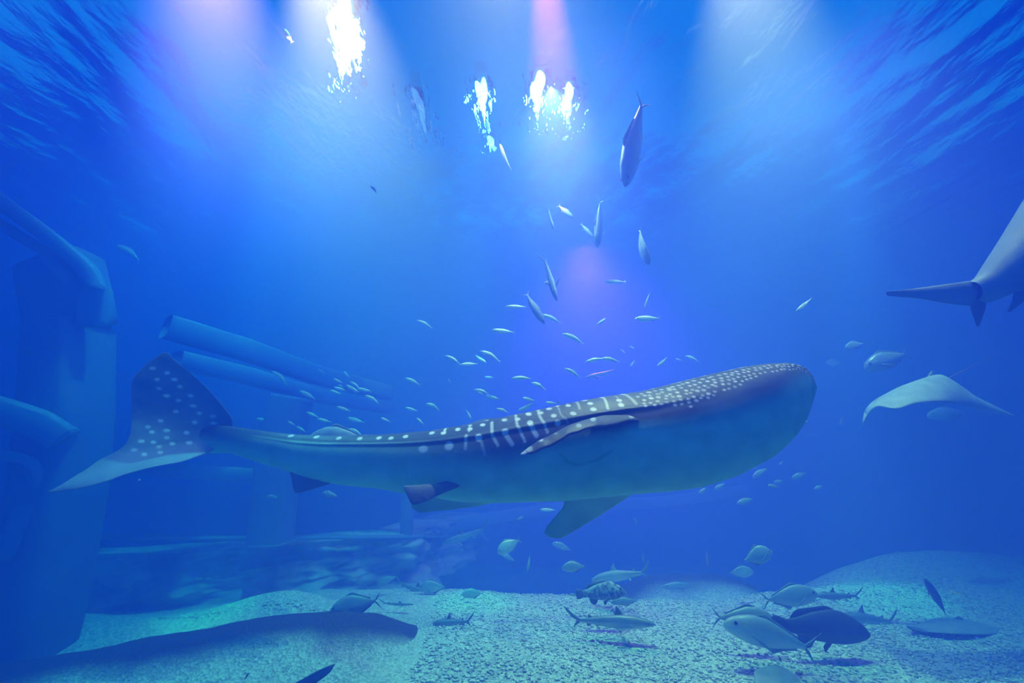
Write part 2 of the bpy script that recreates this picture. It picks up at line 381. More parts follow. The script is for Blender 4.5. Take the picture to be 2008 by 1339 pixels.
# ------------------------------------------------------------------ whale shark
def interp(x, pts):
    p = np.array(pts, float); return np.interp(x, p[:, 0], p[:, 1])
def smooth_interp(x, pts, w=14):
    xs_ = np.linspace(pts[0][0] - 100, pts[-1][0] + 100, 1600); ys_ = interp(xs_, pts)
    k = np.hanning(2 * w + 1); dx = xs_[1] - xs_[0]; k = np.hanning(max(3, int(2 * w / dx) | 1)); k /= k.sum()
    ys_ = np.convolve(np.pad(ys_, len(k) // 2, mode='edge'), k, 'valid'); return np.interp(x, xs_, ys_)
TOP = [(372, 842), (400, 834), (430, 832), (470, 838), (520, 845), (560, 850), (600, 853), (650, 854), (700, 853), (750, 852), (800, 849), (850, 844), (900, 836),
       (950, 827), (1000, 816), (1050, 806), (1100, 795), (1150, 785), (1200, 777), (1250, 770), (1300, 758), (1350, 745), (1400, 733), (1450, 722),
       (1500, 715), (1540, 713), (1562, 716), (1580, 724), (1590, 736), (1596, 756)]
BOT = [(372, 893), (400, 889), (450, 888), (517, 909), (560, 921), (600, 938), (650, 948), (700, 954), (740, 957), (790, 966), (850, 975), (900, 983), (960, 986),
       (1100, 982), (1235, 969), (1300, 964), (1366, 956), (1434, 934), (1502, 900), (1549, 861), (1574, 830), (1588, 798), (1593, 780), (1596, 768)]
SPINE_Y = [(372, 4.05), (600, 3.95), (800, 3.80), (1000, 3.65), (1200, 3.50), (1400, 3.40), (1500, 3.38), (1596, 3.40)]
HALF_W = [(372, .05), (430, .10), (520, .15), (650, .22), (800, .33), (950, .42), (1100, .50), (1300, .54), (1400, .48), (1450, .41), (1500, .33), (1530, .26), (1560, .16), (1580, .08), (1596, .03)]
def whale_spots():
    """(px, py, rx, ry, strength, tilt) of the pale marks on the flank and back"""
    r = np.random.default_rng(11); S = []
    # row of large spots on the tail ridge
    for x, y in [(580, 856), (630, 858), (676, 861), (718, 862), (755, 861), (779, 862), (806, 859), (855, 852), (878, 853), (904, 846), (927, 846), (950, 838), (990, 829), (1014, 829), (1034, 817), (1056, 817), (1073, 807)]:
        S.append((x, y, 5.2, 3.6, 1.0, 0))
    for x, y in [(722, 852), (762, 850), (785, 847), (812, 847), (836, 844), (856, 843), (881, 839), (911, 834), (926, 838), (955, 825), (997, 817), (1020, 812), (1036, 809), (1053, 808), (1071, 802)]:
        S.append((x, y, 4.6, 1.8, .8, 0))
    # flank spots and vertical stripes (crop coordinates turned into the frame)
    for x, y, a, b in [(845, 884, 9, 7), (892, 879, 8, 8), (945, 865, 6, 7), (992, 855, 6, 6), (1036, 838, 5.5, 5.5), (1078, 825, 5, 4), (1083, 841, 5, 5), (1111, 822, 5, 4),
                       (1035, 819, 5, 3.5), (1072, 808, 5, 3), (1107, 803, 4.5, 3), (1145, 801, 5, 3.5), (1147, 815, 5.5, 4.5), (1112, 823, 5, 4), (1195, 797, 5, 3.5), (1195, 808, 5, 5), (1140, 791, 5, 2.2), (1210, 780, 5, 2.2),
                       (1172, 786, 4, 2), (1089, 800, 4, 2.5), (991, 856, 5, 6)]:
        S.append((x, y, a, b, 1.0, 0))
    for pts, w, st in [(((922, 860), (922, 884)), 3, .7), (((950, 872), (957, 895)), 3, .5), (((967, 835), (969, 860), (979, 878)), 3.2, .75), (((992, 858), (1004, 877)), 4, .7),
                       (((1011, 820), (1013, 842), (1026, 872)), 3, .75), (((1036, 842), (1046, 862)), 4.2, .8), (((1053, 808), (1053, 822), (1065, 856)), 3, .7),
                       (((1088, 800), (1090, 822), (1100, 840)), 2, .4), (((878, 843), (880, 852)), 2.6, .8), (((926, 838), (926, 850)), 2.4, .7), (((1125, 792), (1124, 812)), 2.4, .5),
                       (((1173, 786), (1171, 815)), 2.6, .75), (((1212, 781), (1220, 806)), 3, .6), (((1195, 785), (1196, 808)), 1.6, .45), (((1108, 795), (1108, 805)), 1.6, .5),
                       (((967, 832), (968, 845)), 2, .5)]:
        P = resample(pts, 10)
        for p in P: S.append((p[0], p[1], w, w * 1.15, st, 0))
    # head: dense rows of small spots
    for row in range(11):
        x = 1228 + r.uniform(0, 6)
        while x < 1592:
            v = (row + .5) / 11; sz = interp(x, [(1225, 1.0), (1350, 1.0), (1450, .95), (1590, .62)])
            low = interp(x, [(1225, 816), (1300, 815), (1340, 800), (1400, 775), (1450, 752), (1500, 737), (1560, 736), (1594, 752)])
            tp = interp(x, TOP); y = tp + 1.5 + row * 8.0 * sz + (row % 2) * 0 + r.uniform(-1.6, 1.6)
            if y < low:
                big = 1.25 if r.random() < .25 and x < 1340 else 1
                S.append((x + r.uniform(-2.5, 2.5) + (row % 2) * 5, y, 3.3 * sz * big, 2.1 * sz * big * (.7 if row == 0 else 1), r.uniform(.6, 1), 0))
            x += 11.5 * sz * r.uniform(.85, 1.2)
    return S
def splat(px, py, spots, soft=1.0):
    m = np.zeros(px.shape)
    for (x, y, a, b, st, _) in spots:
        k = np.abs(px - x) < 2.2 * a
        if not k.any(): continue
        d = ((px[k] - x) / a) ** 2 + ((py[k] - y) / b) ** 2
        m[k] = np.maximum(m[k], st * (1 - sstep(.35, 1.5, d)))
    return m
def whale_shark():
    root = empty('whale_shark', at(1000, 900, 3.65)); inv = Vector(root.location)
    n, k = 1150, 300
    u = np.linspace(0, 1, n); px = 372 + (1596 - 372) * (1 - (1 - u) ** 1.35) ; px = np.sort(px)
    top = smooth_interp(px, TOP, 12); bot = smooth_interp(px, BOT, 12)
    e = px > 1560   # keep the blunt snout crisp
    top = np.where(px > 1570, interp(px, TOP), top); bot = np.where(px > 1585, interp(px, BOT), bot)
    Ys = smooth_interp(px, SPINE_Y, 60); hw = smooth_interp(px, HALF_W, 20)
    T = np.array([at(a, b, c) for a, b, c in zip(px, top, Ys)]); B = np.array([at(a, b, c) for a, b, c in zip(px, bot, Ys)])
    Cn = (T + B) / 2; H = (T - B) / 2
    ph = np.arange(k) / k * 2 * np.pi
    ca, sa = np.cos(ph), np.sin(ph)
    # squarish flat-bellied section, ridged shoulders
    q = np.abs(sa) ** .88 * np.sign(sa)
    V = Cn[:, None] + H[:, None] * ca[None, :, None] + np.array([0, 1.0, 0])[None, None] * (hw[:, None] * q[None])[..., None]
    # spread: slightly lower section forward (belly bulge)
    s_ = np.linspace(0, 1, n)
    # ridge line along the shoulder
    rid = np.exp(-((ph - (2 * np.pi - .95)) / .07) ** 2) + np.exp(-((ph - .95) / .07) ** 2)
    amt = .012 * sstep(430, 700, px) * (1 - sstep(1150, 1400, px))
    V = V + (V - Cn[:, None]) * (rid[None] * amt[:, None] / .3)[..., None]
    # painting: px along the body, fraction down the flank -> frame rows
    frac = (1 - ca) / 2; PX = np.repeat(px[:, None], k, 1); PY = top[:, None] + (bot - top)[:, None] * frac[None]
    bl = interp(px, [(372, 862), (500, 868), (600, 872), (700, 880), (800, 892), (900, 900), (1000, 905), (1080, 880), (1150, 856), (1235, 844), (1300, 840), (1384, 820), (1468, 796), (1535, 750), (1575, 738), (1596, 757)])
    sft = interp(px, [(372, 20), (600, 30), (900, 40), (1060, 22), (1150, 14), (1280, 16), (1380, 28), (1500, 26), (1596, 12)])
    d = sstep(-1, 1, (PY - bl[:, None]) / sft[:, None])
    back = np.array([.055, .07, .09]); flank = np.array([.13, .16, .19]); belly = np.array([.36, .82, .56])
    nz = fbm(PX * .03, PY * .06, seed=61, oct=4)
    C = back[None, None] * (1 + .18 * nz[..., None])
    # lit grey sheen painted on the side of the head below the spots
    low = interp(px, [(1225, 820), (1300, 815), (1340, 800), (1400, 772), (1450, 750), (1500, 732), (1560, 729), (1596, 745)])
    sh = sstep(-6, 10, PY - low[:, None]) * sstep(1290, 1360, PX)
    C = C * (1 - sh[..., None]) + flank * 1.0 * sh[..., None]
    C = C * (1 - d[..., None]) + belly * (1 + .05 * nz[..., None]) * d[..., None]
    m = splat(PX, PY, whale_spots()) ; m = m * (1 - .55 * d)
    m = np.where(PX > 1100, m, m)
    C = C * (1 - m[..., None]) + np.array([.80, .86, .82]) * m[..., None]
    # dark keel line under the tail ridge and gill slits
    kl = interp(px, [(372, 836), (430, 836), (480, 843), (560, 856), (640, 863), (720, 866), (800, 865), (880, 861), (930, 855), (1000, 850)])
    kd = np.exp(-((PY - kl[:, None] - 3) / 3.0) ** 2) * sstep(420, 470, PX) * (1 - sstep(860, 960, PX))
    for gx0, gy0, gy1 in [(1224, 782, 812), (1262, 776, 806), (1300, 770, 806), (1345, 762, 800)]:
        kd = np.maximum(kd, .75 * np.exp(-((PX - gx0 - (PY - gy0) * .22) / 2.2) ** 2) * sstep(gy0 - 4, gy0 + 4, PY) * (1 - sstep(gy1 - 4, gy1 + 4, PY)))
    C = C * (1 - .6 * kd[..., None])
    # pelvic seam on the pale belly and mouth corner
    P = resample([(1085, 895), (1098, 908), (1118, 914), (1145, 906), (1172, 890)], 30)
    for x, y in P: 
        w = np.exp(-(((PX - x) / 3) ** 2 + ((PY - y) / 2) ** 2)); C = C * (1 - .22 * w[..., None])
    w = np.exp(-((PX - 1581) / 3.0) ** 2 - ((PY - 772) / 13) ** 2); C = C * (1 - .5 * w[..., None])
    me = mesh_np('body', V.reshape(-1, 3) - np.array(inv), grid_faces(n, k, True), M_SHARK); paint(me, np.clip(C.reshape(-1, 3), 0, 1))
    # close both ends
    obj('body', me, root)
    for idx in (0, n - 1):
        ring = V[idx] - np.array(inv); c = ring.mean(0)
        VV = np.concatenate([ring, c[None]]); Fc = np.array([(a, (a + 1) % k, k) for a in range(k)])
        if idx: Fc = Fc[:, ::-1]
        # (welded below into the body so that it stays one mesh)
        import bmesh
        bm = bmesh.new(); bm.from_mesh(me); bm.verts.ensure_lookup_table()
        vs = [bm.verts[idx * k + a] for a in range(k)]
        try: 
            f = bm.faces.new(vs if idx else vs[::-1]); f.smooth = True
        except ValueError: pass
        bm.to_mesh(me); bm.free()
    def fin(name, A, Bq, n_, m_, th, colfn, label=None, prof=None):
        A3 = [tuple(at(*p)) for p in A]; B3 = [tuple(at(*p)) for p in Bq]
        V_, F_ = loft(A3, B3, n_, m_, th, prof); q_ = proj(V_)
        me_ = mesh_np(name, V_ - np.array(inv), F_, M_SHARK); paint(me_, np.clip(colfn(q_[0], q_[1]), 0, 1))
        o = obj(name, me_, root)
        if label: o['label'] = label
        return o
    tail_sp = [(299, 722), (328, 731), (308, 744), (342, 744), (312, 762), (353, 758), (327, 776), (374, 776), (350, 785), (379, 796), (345, 807), (391, 810), (417, 816), (315, 825), (382, 828), (419, 830),
               (290, 837), (298, 847), (327, 844), (366, 848), (327, 858), (277, 865), (301, 867), (338, 870), (263, 882), (283, 891), (314, 887), (371, 868), (312, 876)]
    TS = [(x, y, 5.8 if q % 3 else 7.0, 3.4, 1.0 if q % 4 else .75, 0) for q, (x, y) in enumerate(tail_sp)]
    def tail_col(x, y):
        m = splat(x, y, TS); nz_ = fbm(x * .02, y * .03, seed=77, oct=4)
        lowp = sstep(0, 1, (y - interp(x, [(95, 940), (194, 905), (256, 868), (330, 868), (400, 850)])) / 22.)
        b = np.array([.24, .26, .28])[None] * (1 + .2 * nz_[:, None]); b = b * (1 - lowp[:, None]) + np.array([.34, .34, .44])[None] * lowp[:, None]
        return b * (1 - m[:, None]) + np.array([.85, .9, .85])[None] * m[:, None]
    R = [(329, 691, 3.75), (342, 706, 3.78), (374, 731, 3.85), (407, 761, 3.92), (436, 793, 3.98), (458, 822, 4.02), (455, 845, 4.03), (440, 868, 4.0), (417, 884, 3.95), (382, 897, 3.82), (356, 906, 3.72), (302, 915, 3.6), (248, 929, 3.5), (210, 944, 3.45), (160, 957, 3.45), (97, 966, 3.5)]
    L = [(320, 691, 3.75), (296, 706, 3.76), (262, 738, 3.8), (257, 755, 3.85), (258, 775, 3.9), (259, 800, 3.95), (258, 820, 3.97), (256, 850, 3.95), (247, 872, 3.9), (228, 886, 3.85), (210, 894, 3.78), (190, 905, 3.7), (172, 919, 3.63), (148, 933, 3.57), (122, 950, 3.52), (95, 964, 3.5)]
    fin('tail_fin', R, L, 160, 70, .028, tail_col, 'crescent tail fin with rows of white spots, its lower lobe pale and twisted', lambda s: .35 + .65 * np.exp(-((s - .5) / .3) ** 2))
    back_c = lambda sp: (lambda x, y: np.array([.06, .08, .10])[None] * (1 + .4 * fbm(x * .05, y * .08, seed=5, oct=4)[:, None]) * (1 - splat(x, y, sp)[:, None]) + np.array([.7, .78, .78])[None] * splat(x, y, sp)[:, None])
    # near pectoral fin, seen almost edge-on
    A = [(1262, 812, 3.30), (1225, 812, 3.22), (1185, 815, 3.14), (1150, 824, 3.06), (1120, 833, 2.98), (1085, 851, 2.90), (1052, 867, 2.84), (1033, 880, 2.80), (1020, 891, 2.78)]
    Bq = [(1268, 824, 3.02), (1232, 825, 2.96), (1200, 832, 2.90), (1172, 836, 2.84), (1142, 842, 2.80), (1108, 858, 2.76), (1080, 874, 2.74), (1048, 888, 2.74), (1022, 892, 2.76)]
    Bq = resample(Bq, 40); Bq[:, 1] += 3.2 * fbm(Bq[:, 0] * .06, 0, seed=13, oct=3) * np.sin(np.linspace(0, 3.14, 40)) ** .5
    fin('pectoral_fin', A, Bq, 120, 26, .028, back_c([(1061, 863, 5, 3, .9, 0), (1037, 880, 8, 6, .7, 0), (1026, 888, 7, 5, .9, 0), (1163, 822, 6, 4, .8, 0), (1135, 834, 6, 4, .6, 0), (1239, 816, 6, 4, .8, 0), (1090, 850, 4, 2, .5, 0)]),
        'dark pectoral fin with a frayed edge and pale tip', lambda s: 1 - .5 * s)
    pale = lambda c: (lambda x, y: np.array(c)[None] * (1 + .08 * fbm(x * .03, y * .03, seed=8, oct=3)[:, None]))
    # far pectoral fin hanging under the belly
    fin('pectoral_fin', [(1110, 970, 3.75), (1104, 995, 3.85), (1085, 1017, 3.95), (1072, 1032, 4.0), (1067, 1045, 4.02)],
        [(1260, 955, 3.70), (1228, 977, 3.8), (1180, 1008, 3.9), (1135, 1036, 3.98), (1100, 1056, 4.03), (1078, 1054, 4.03)], 90, 40, .035, pale((.50, .66, .52)), 'pale pectoral fin hanging under the belly')
    fin('pelvic_fin', [(872, 945, 3.40), (830, 950, 3.34), (790, 953, 3.30)], [(905, 952, 3.38), (862, 970, 3.33), (838, 982, 3.29), (815, 990, 3.27), (806, 988, 3.27)], 60, 24, .016, pale((.14, .18, .22)), 'dark pelvic fin')
    fin('pelvic_fin', [(800, 955, 3.85), (805, 975, 3.9), (808, 996, 3.95)], [(1010, 975, 3.8), (940, 992, 3.88), (880, 1000, 3.92), (822, 1005, 3.95)], 60, 30, .018, pale((.52, .66, .54)), 'pale pelvic fin on the far side')
    fin('anal_fin', [(563, 905, 3.88), (570, 930, 3.86), (573, 950, 3.85), (578, 966, 3.85)], [(690, 925, 3.84), (660, 945, 3.84), (630, 954, 3.84), (588, 967, 3.85)], 60, 30, .018, pale((.20, .26, .28)))
    fin('dorsal_fin', [(885, 845, 4.0), (915, 833, 4.12), (938, 824, 4.2), (955, 821, 4.22)], [(1000, 822, 4.0), (985, 820, 4.1), (975, 821, 4.18), (962, 821, 4.22)], 50, 24, .02, back_c([(911, 834, 4, 2, .8, 0), (955, 825, 4, 2, .8, 0)]))
    tag(root, 'huge whale shark with a white spotted and striped dark back, crossing the tank', 'shark')
    return root
whale_shark()

# ------------------------------------------------------------------ fish builders (unit length, head towards +X, up +Z)
def fish_body(prof, cols, n=40, k=22, sec=1.0, mott=.0, pattern=None):
    """prof rows: x, ztop, zbot, halfwidth"""
    p = np.array(prof, float); x = p[0, 0] + (p[-1, 0] - p[0, 0]) * (0.5 - 0.5 * np.cos(np.linspace(0, np.pi, n)))
    def ci(c):
        xs_ = np.linspace(p[0, 0], p[-1, 0], 400); y = np.interp(xs_, p[:, 0], p[:, c]); kk = np.hanning(19); kk /= kk.sum()
        y2 = np.convolve(np.pad(y, 9, mode='reflect', reflect_type='odd'), kk, 'valid'); return np.interp(x, xs_, y2)
    t, b, w = ci(1), ci(2), np.maximum(ci(3), .002)
    a = np.arange(k) / k * 2 * np.pi; c = (t + b) / 2; h = np.maximum((t - b) / 2, .002)
    Z = c[:, None] + h[:, None] * np.cos(a); Yy = w[:, None] * np.sign(np.sin(a)) * np.abs(np.sin(a)) ** sec
    V = np.stack([np.repeat(x[:, None], k, 1), Yy, Z], -1)
    f = (1 - np.cos(a)) / 2; f = np.repeat(f[None], n, 0)
    C = pattern(V[..., 0], f, V[..., 1]) if pattern else None
    if C is None:
        top, mid, bel = [np.array(q) for q in cols]
        s1 = sstep(.25, .5, f)[..., None]; s2 = sstep(.5, .8, f)[..., None]
        C = top * (1 - s1) + mid * s1; C = C * (1 - s2) + bel * s2
    V = V.reshape(-1, 3); C = C.reshape(-1, 3)
    Fq = grid_faces(n, k, True)
    # end caps as quads fan (triangle pairs share centre)
    V = np.concatenate([V, [[x[0] - .003, 0, c[0]], [x[-1] + .003, 0, c[-1]]]]); C = np.concatenate([C, C[:1], C[-1:]])
    i0, i1 = len(V) - 2, len(V) - 1; j = np.arange(k)
    cap0 = np.stack([(j + 1) % k, j, np.full(k, i0), np.full(k, i0)], 1)[:, :3]; cap1 = np.stack([(n - 1) * k + j, (n - 1) * k + (j + 1) % k, np.full(k, i1)], 1)
    tri = np.concatenate([Fq[:, [0, 1, 2]], Fq[:, [0, 2, 3]], cap0, cap1])
    return V, tri, C
def fin_mesh(A, B, th=.006, n=16, m=8):
    return loft(A, B, n, m, th)
def bend(V, amt, wag=0):
    """curve the animal sideways / downwards along its length"""
    V = V.copy(); x = V[:, 0]; t = np.clip(.15 - x, 0, 1)
    V[:, 1] += wag * t ** 2 * 2.2; V[:, 2] += amt * t ** 2 * 2.2 ; h = np.clip(x - .15, 0, 1); V[:, 2] += amt * .35 * h ** 2; return V
class Species:
    def __init__(s, name, body, fins, mat, eye=None, amt=0, wag=0):
        s.name = name; s.parts = []
        V, Fc, C = body; V = bend(V, amt, wag); me = mesh_np('body', V, Fc, mat); paint(me, np.clip(C, 0, 1)); s.parts.append(('body', me))
        for nm, A, B, th, col in fins:
            V, Fc = fin_mesh(A, B, th); V = bend(V, amt, wag); me = mesh_np(nm, V, Fc, mat); paint(me, np.repeat(np.array([col]), len(V), 0)); s.parts.append((nm, me))
        if eye:
            ex, ez, ey, er = eye
            for sg in (1, -1):
                a = np.linspace(0, np.pi, 7); b = np.arange(10) / 10 * 2 * np.pi
                P = np.stack([er * np.sin(a)[:, None] * np.cos(b), np.repeat((er * .6 * np.cos(a))[:, None], 10, 1), er * np.sin(a)[:, None] * np.sin(b)], -1).reshape(-1, 3)
                P += np.array([ex, sg * ey, ez]); P = bend(P, amt, wag); s.parts.append(('eye', mesh_np('eye', P, grid_faces(7, 10, True), M_EYE)))
        s.protos = None
    def place(s, hx, hy, tx, ty, Y, label, group=None, cat='fish', dY=0.0, roll=0.0, stretch=1.0, name=None, fat=1.0):
        """head pixel, tail pixel, distance; dY = how much farther the head is than the tail"""
        Hh = at(hx, hy, Y + dY / 2); Tt = at(tx, ty, Y - dY / 2); X = (Hh - Tt); Ln = X.length; X = X.normalized()
        up = Vector((0, 0, 1)) if abs(X.z) < .93 else Vector((0, -1, .1))
        Yv = up.cross(X).normalized(); Zv = X.cross(Yv).normalized()
        Mx = Matrix((X, Yv, Zv)).transposed()
        Mx = Mx @ Matrix.Rotation(roll, 3, 'X')
        root = empty(name or s.name, (Hh + Tt) / 2)
        root.matrix_world = Matrix.Translation((Hh + Tt) / 2) @ Mx.to_4x4() @ Matrix.Diagonal((Ln, Ln * fat, Ln * fat, 1))
        if s.protos is None:
            s.protos = [obj(nm, me, root) for nm, me in s.parts]
        else:
            for q in s.protos:
                c = q.copy(); COL.objects.link(c); c.parent = root
        tag(root, label, cat, group); return root

SILV = ((.46, .56, .42), (.74, .84, .56), (.85, .90, .72))
def slender(amt, wag, nm='silver_fish', SILV=SILV):
    prof = [(-.40, .018, -.016, .008), (-.30, .035, -.035, .02), (-.1, .075, -.078, .042), (.1, .098, -.10, .055), (.3, .088, -.085, .052), (.42, .055, -.05, .036), (.485, .018, -.018, .015), (.5, .004, -.006, .004)]
    fins = [('tail_fin', [(-.39, 0, .012), (-.45, 0, .06), (-.5, 0, .11)], [(-.40, 0, .0), (-.44, 0, .02), (-.495, 0, .10)], .006, (.5, .6, .42)),
            ('tail_fin', [(-.39, 0, -.012), (-.45, 0, -.06), (-.5, 0, -.11)], [(-.40, 0, 0), (-.44, 0, -.02), (-.495, 0, -.10)], .006, (.5, .6, .42)),
            ('dorsal_fin', [(.12, 0, .09), (.06, 0, .125), (-.06, 0, .10), (-.24, 0, .055)], [(.12, 0, .08), (.0, 0, .08), (-.08, 0, .06), (-.24, 0, .035)], .005, (.35, .45, .36)),
            ('anal_fin', [(-.02, 0, -.08), (-.1, 0, -.105), (-.24, 0, -.055)], [(-.02, 0, -.07), (-.1, 0, -.06), (-.24, 0, -.035)], .005, (.5, .58, .45)),
            ('pectoral_fin', [(.26, .045, -.02), (.18, .08, -.05), (.12, .09, -.07)], [(.24, .045, -.05), (.17, .07, -.07), (.12, .085, -.075)], .004, (.5, .6, .5))]
    return Species(nm, fish_body(prof, SILV, 26, 14), fins, M_FISH, (.42, .018, .034, .016), amt, wag)
SL = [slender(0, .0), slender(-.22, .05), slender(-.10, -.12), slender(.10, .10)]
def deep(nm, cols, amt=0, wag=.05, mat=None, hk=1.0, tl=1.0):
    prof = [(-.36, .02, -.018, .01), (-.27, .05, -.045, .02), (-.12, .125 * hk, -.11 * hk, .05), (.06, .19 * hk, -.165 * hk, .078), (.22, .185 * hk, -.165 * hk, .085), (.36, .13 * hk, -.13 * hk, .07), (.45, .06, -.085, .045), (.49, .01, -.05, .02), (.5, -.01, -.04, .008)]
    c = cols[0]; e = tuple(x * .8 for x in c)
    fins = [('tail_fin', [(-.34, 0, .016), (-.42, 0, .10 * tl), (-.5, 0, .19 * tl)], [(-.36, 0, 0), (-.40, 0, .03), (-.485, 0, .18 * tl)], .007, e),
            ('tail_fin', [(-.34, 0, -.016), (-.42, 0, -.10 * tl), (-.5, 0, -.19 * tl)], [(-.36, 0, 0), (-.40, 0, -.03), (-.485, 0, -.18 * tl)], .007, e),
            ('dorsal_fin', [(.20, 0, .18 * hk), (.08, 0, .24 * hk), (-.05, 0, .18 * hk), (-.28, 0, .07)], [(.20, 0, .16 * hk), (.05, 0, .16 * hk), (-.08, 0, .12 * hk), (-.28, 0, .04)], .006, e),
            ('anal_fin', [(.02, 0, -.16 * hk), (-.05, 0, -.20 * hk), (-.14, 0, -.13 * hk), (-.28, 0, -.065)], [(.02, 0, -.14 * hk), (-.08, 0, -.11 * hk), (-.16, 0, -.07), (-.28, 0, -.035)], .006, e),
            ('pectoral_fin', [(.24, .082, -.01), (.12, .12, -.06), (.02, .12, -.13)], [(.23, .082, -.05), (.14, .11, -.09), (.03, .12, -.135)], .005, tuple(min(1, x * 1.2) for x in c)),
            ('pectoral_fin', [(.24, -.082, -.01), (.12, -.12, -.06), (.02, -.12, -.13)], [(.23, -.082, -.05), (.14, -.11, -.09), (.03, -.12, -.135)], .005, tuple(min(1, x * 1.2) for x in c))]
    return Species(nm, fish_body(prof, cols, 34, 20), fins, mat or M_FISH, (.40, .035, .058, .020), amt, wag)
TREV = deep('trevally', ((.22, .28, .30), (.36, .44, .44), (.55, .62, .58)))
TREVP = deep('trevally', ((.42, .55, .50), (.60, .74, .66), (.78, .88, .80)), 0, -.06)
BRE = deep('round_fish', ((.24, .34, .36), (.36, .48, .48), (.5, .6, .58)), 0, .04, None, 1.35, .7)
DIM = deep('drifting_fish', ((.20, .28, .32), (.3, .4, .42), (.4, .5, .5)), 0, .0, None, .8, .8)
def grouper(nm, pattern, fc):
    prof = [(-.36, .055, -.05, .02), (-.25, .08, -.075, .035), (-.08, .14, -.115, .062), (.1, .175, -.135, .08), (.24, .15, -.135, .085), (.36, .095, -.115, .07), (.45, .03, -.085, .045), (.49, -.02, -.06, .02), (.5, -.035, -.05, .008)]
    fins = [('tail_fin', [(-.34, 0, .05), (-.42, 0, .085), (-.48, 0, .09), (-.5, 0, .03)], [(-.34, 0, -.045), (-.42, 0, -.08), (-.48, 0, -.085), (-.5, 0, -.03)], .010, fc),
            ('dorsal_fin', [(.16, 0, .16), (.08, 0, .205), (-.04, 0, .185), (-.15, 0, .17), (-.25, 0, .15), (-.31, 0, .08)], [(.16, 0, .15), (.08, 0, .16), (-.04, 0, .13), (-.15, 0, .10), (-.25, 0, .075), (-.31, 0, .06)], .008, fc),
            ('anal_fin', [(-.07, 0, -.11), (-.13, 0, -.185), (-.19, 0, -.19), (-.24, 0, -.14)], [(-.07, 0, -.1), (-.14, 0, -.09), (-.19, 0, -.08), (-.25, 0, -.07)], .008, fc),
            ('pectoral_fin', [(.19, .08, -.03), (.13, .12, -.12), (.16, .14, -.2)], [(.10, .075, -.08), (.10, .11, -.15), (.13, .13, -.2)], .006, tuple(x * 1.3 for x in fc)),
            ('pelvic_fin', [(.14, .04, -.13), (.08, .06, -.21), (.06, .06, -.235)], [(.06, .03, -.13), (.03, .05, -.18), (.05, .06, -.235)], .006, fc)]
    return Species(nm, fish_body(prof, None, 90, 60, .9, pattern=pattern), fins, M_MATT, (.37, .045, .062, .016), 0, .03)
def pat_dark(x, f, y):
    b = np.array([.04, .045, .05]); v = np.array([.09, .10, .10]); s = sstep(.55, .95, f)[..., None]; return b * (1 - s) + v * s
def pat_spot(x, f, y):
    r = np.random.default_rng(3); b = np.array([.36, .44, .40]) * (1 + .3 * fbm(x * 14, f * 8, seed=4)[..., None]); m = np.zeros(x.shape)
    for _ in range(130):
        a, g = r.uniform(-.4, .5), r.uniform(0, 1); q = r.uniform(.011, .021)
        m = np.maximum(m, 1 - sstep(.5, 1.3, np.hypot((x - a) / q, (f - g) / (q * 4.2))))
    return b * (1 - m[..., None] * .85)
GRD = grouper('grouper', pat_dark, (.045, .05, .06)); GRS = grouper('grouper', pat_spot, (.14, .18, .18))
def shark_sp(nm, cols, tipc, amt=0, wag=.08, ht=1.0):
    prof = [(-.33, .018, -.018, .012), (-.22, .032, -.032, .022), (-.05, .058 * ht, -.058 * ht, .045), (.12, .078 * ht, -.075 * ht, .062), (.28, .072 * ht, -.062 * ht, .062), (.40, .045, -.042, .048), (.47, .018, -.028, .03), (.495, .002, -.02, .014), (.5, -.006, -.014, .005)]
    c = cols[0]
    fins = [('tail_fin', [(-.31, 0, .014), (-.38, 0, .06), (-.45, 0, .12), (-.5, 0, .16)], [(-.345, 0, 0), (-.40, 0, .028), (-.46, 0, .09), (-.495, 0, .145)], .008, c),
            ('tail_fin', [(-.30, 0, -.014), (-.35, 0, -.04), (-.39, 0, -.075)], [(-.35, 0, .004), (-.375, 0, -.03), (-.395, 0, -.07)], .007, c),
            ('dorsal_fin', [(.17, 0, .068), (.13, 0, .12), (.09, 0, .165)], [(.05, 0, .068), (.075, 0, .10), (.08, 0, .16)], .007, tipc),
            ('dorsal_fin', [(-.17, 0, .035), (-.195, 0, .055), (-.22, 0, .07)], [(-.235, 0, .025), (-.23, 0, .045), (-.225, 0, .067)], .005, c),
            ('pectoral_fin', [(.24, .05, -.04), (.18, .13, -.07), (.11, .19, -.10)], [(.15, .05, -.045), (.13, .10, -.065), (.10, .185, -.10)], .007, c),
            ('pectoral_fin', [(.24, -.05, -.04), (.18, -.13, -.07), (.11, -.19, -.10)], [(.15, -.05, -.045), (.13, -.10, -.065), (.10, -.185, -.10)], .007, c),
            ('pelvic_fin', [(-.09, .03, -.045), (-.13, .05, -.075)], [(-.14, .02, -.038), (-.15, .045, -.072)], .005, c),
            ('anal_fin', [(-.18, 0, -.03), (-.22, 0, -.06)], [(-.25, 0, -.024), (-.24, 0, -.058)], .005, c)]
    def pt(x, f, y):
        t_, m_, b_ = [np.array(q) for q in cols]; s = sstep(.42, .5, f + .02 * np.sin(x * 25))[..., None]; s2 = sstep(.52, .62, f)[..., None]
        stripe = (np.exp(-((f - .52) / .05) ** 2) * sstep(-.2, 0, x) * (1 - sstep(.25, .35, x)))[..., None]
        C = t_ * (1 - s) + m_ * s; C = C * (1 - s2) + b_ * s2; return C * (1 - stripe * .5) + np.array([.8, .85, .85]) * stripe * .5
    return Species(nm, fish_body(prof, None, 60, 30, .95, pattern=pt), fins, M_FISH, (.42, .0, .042, .009), amt, wag)
BTS = shark_sp('reef_shark', ((.26, .34, .34), (.40, .50, .48), (.62, .70, .66)), (.30, .42, .42))
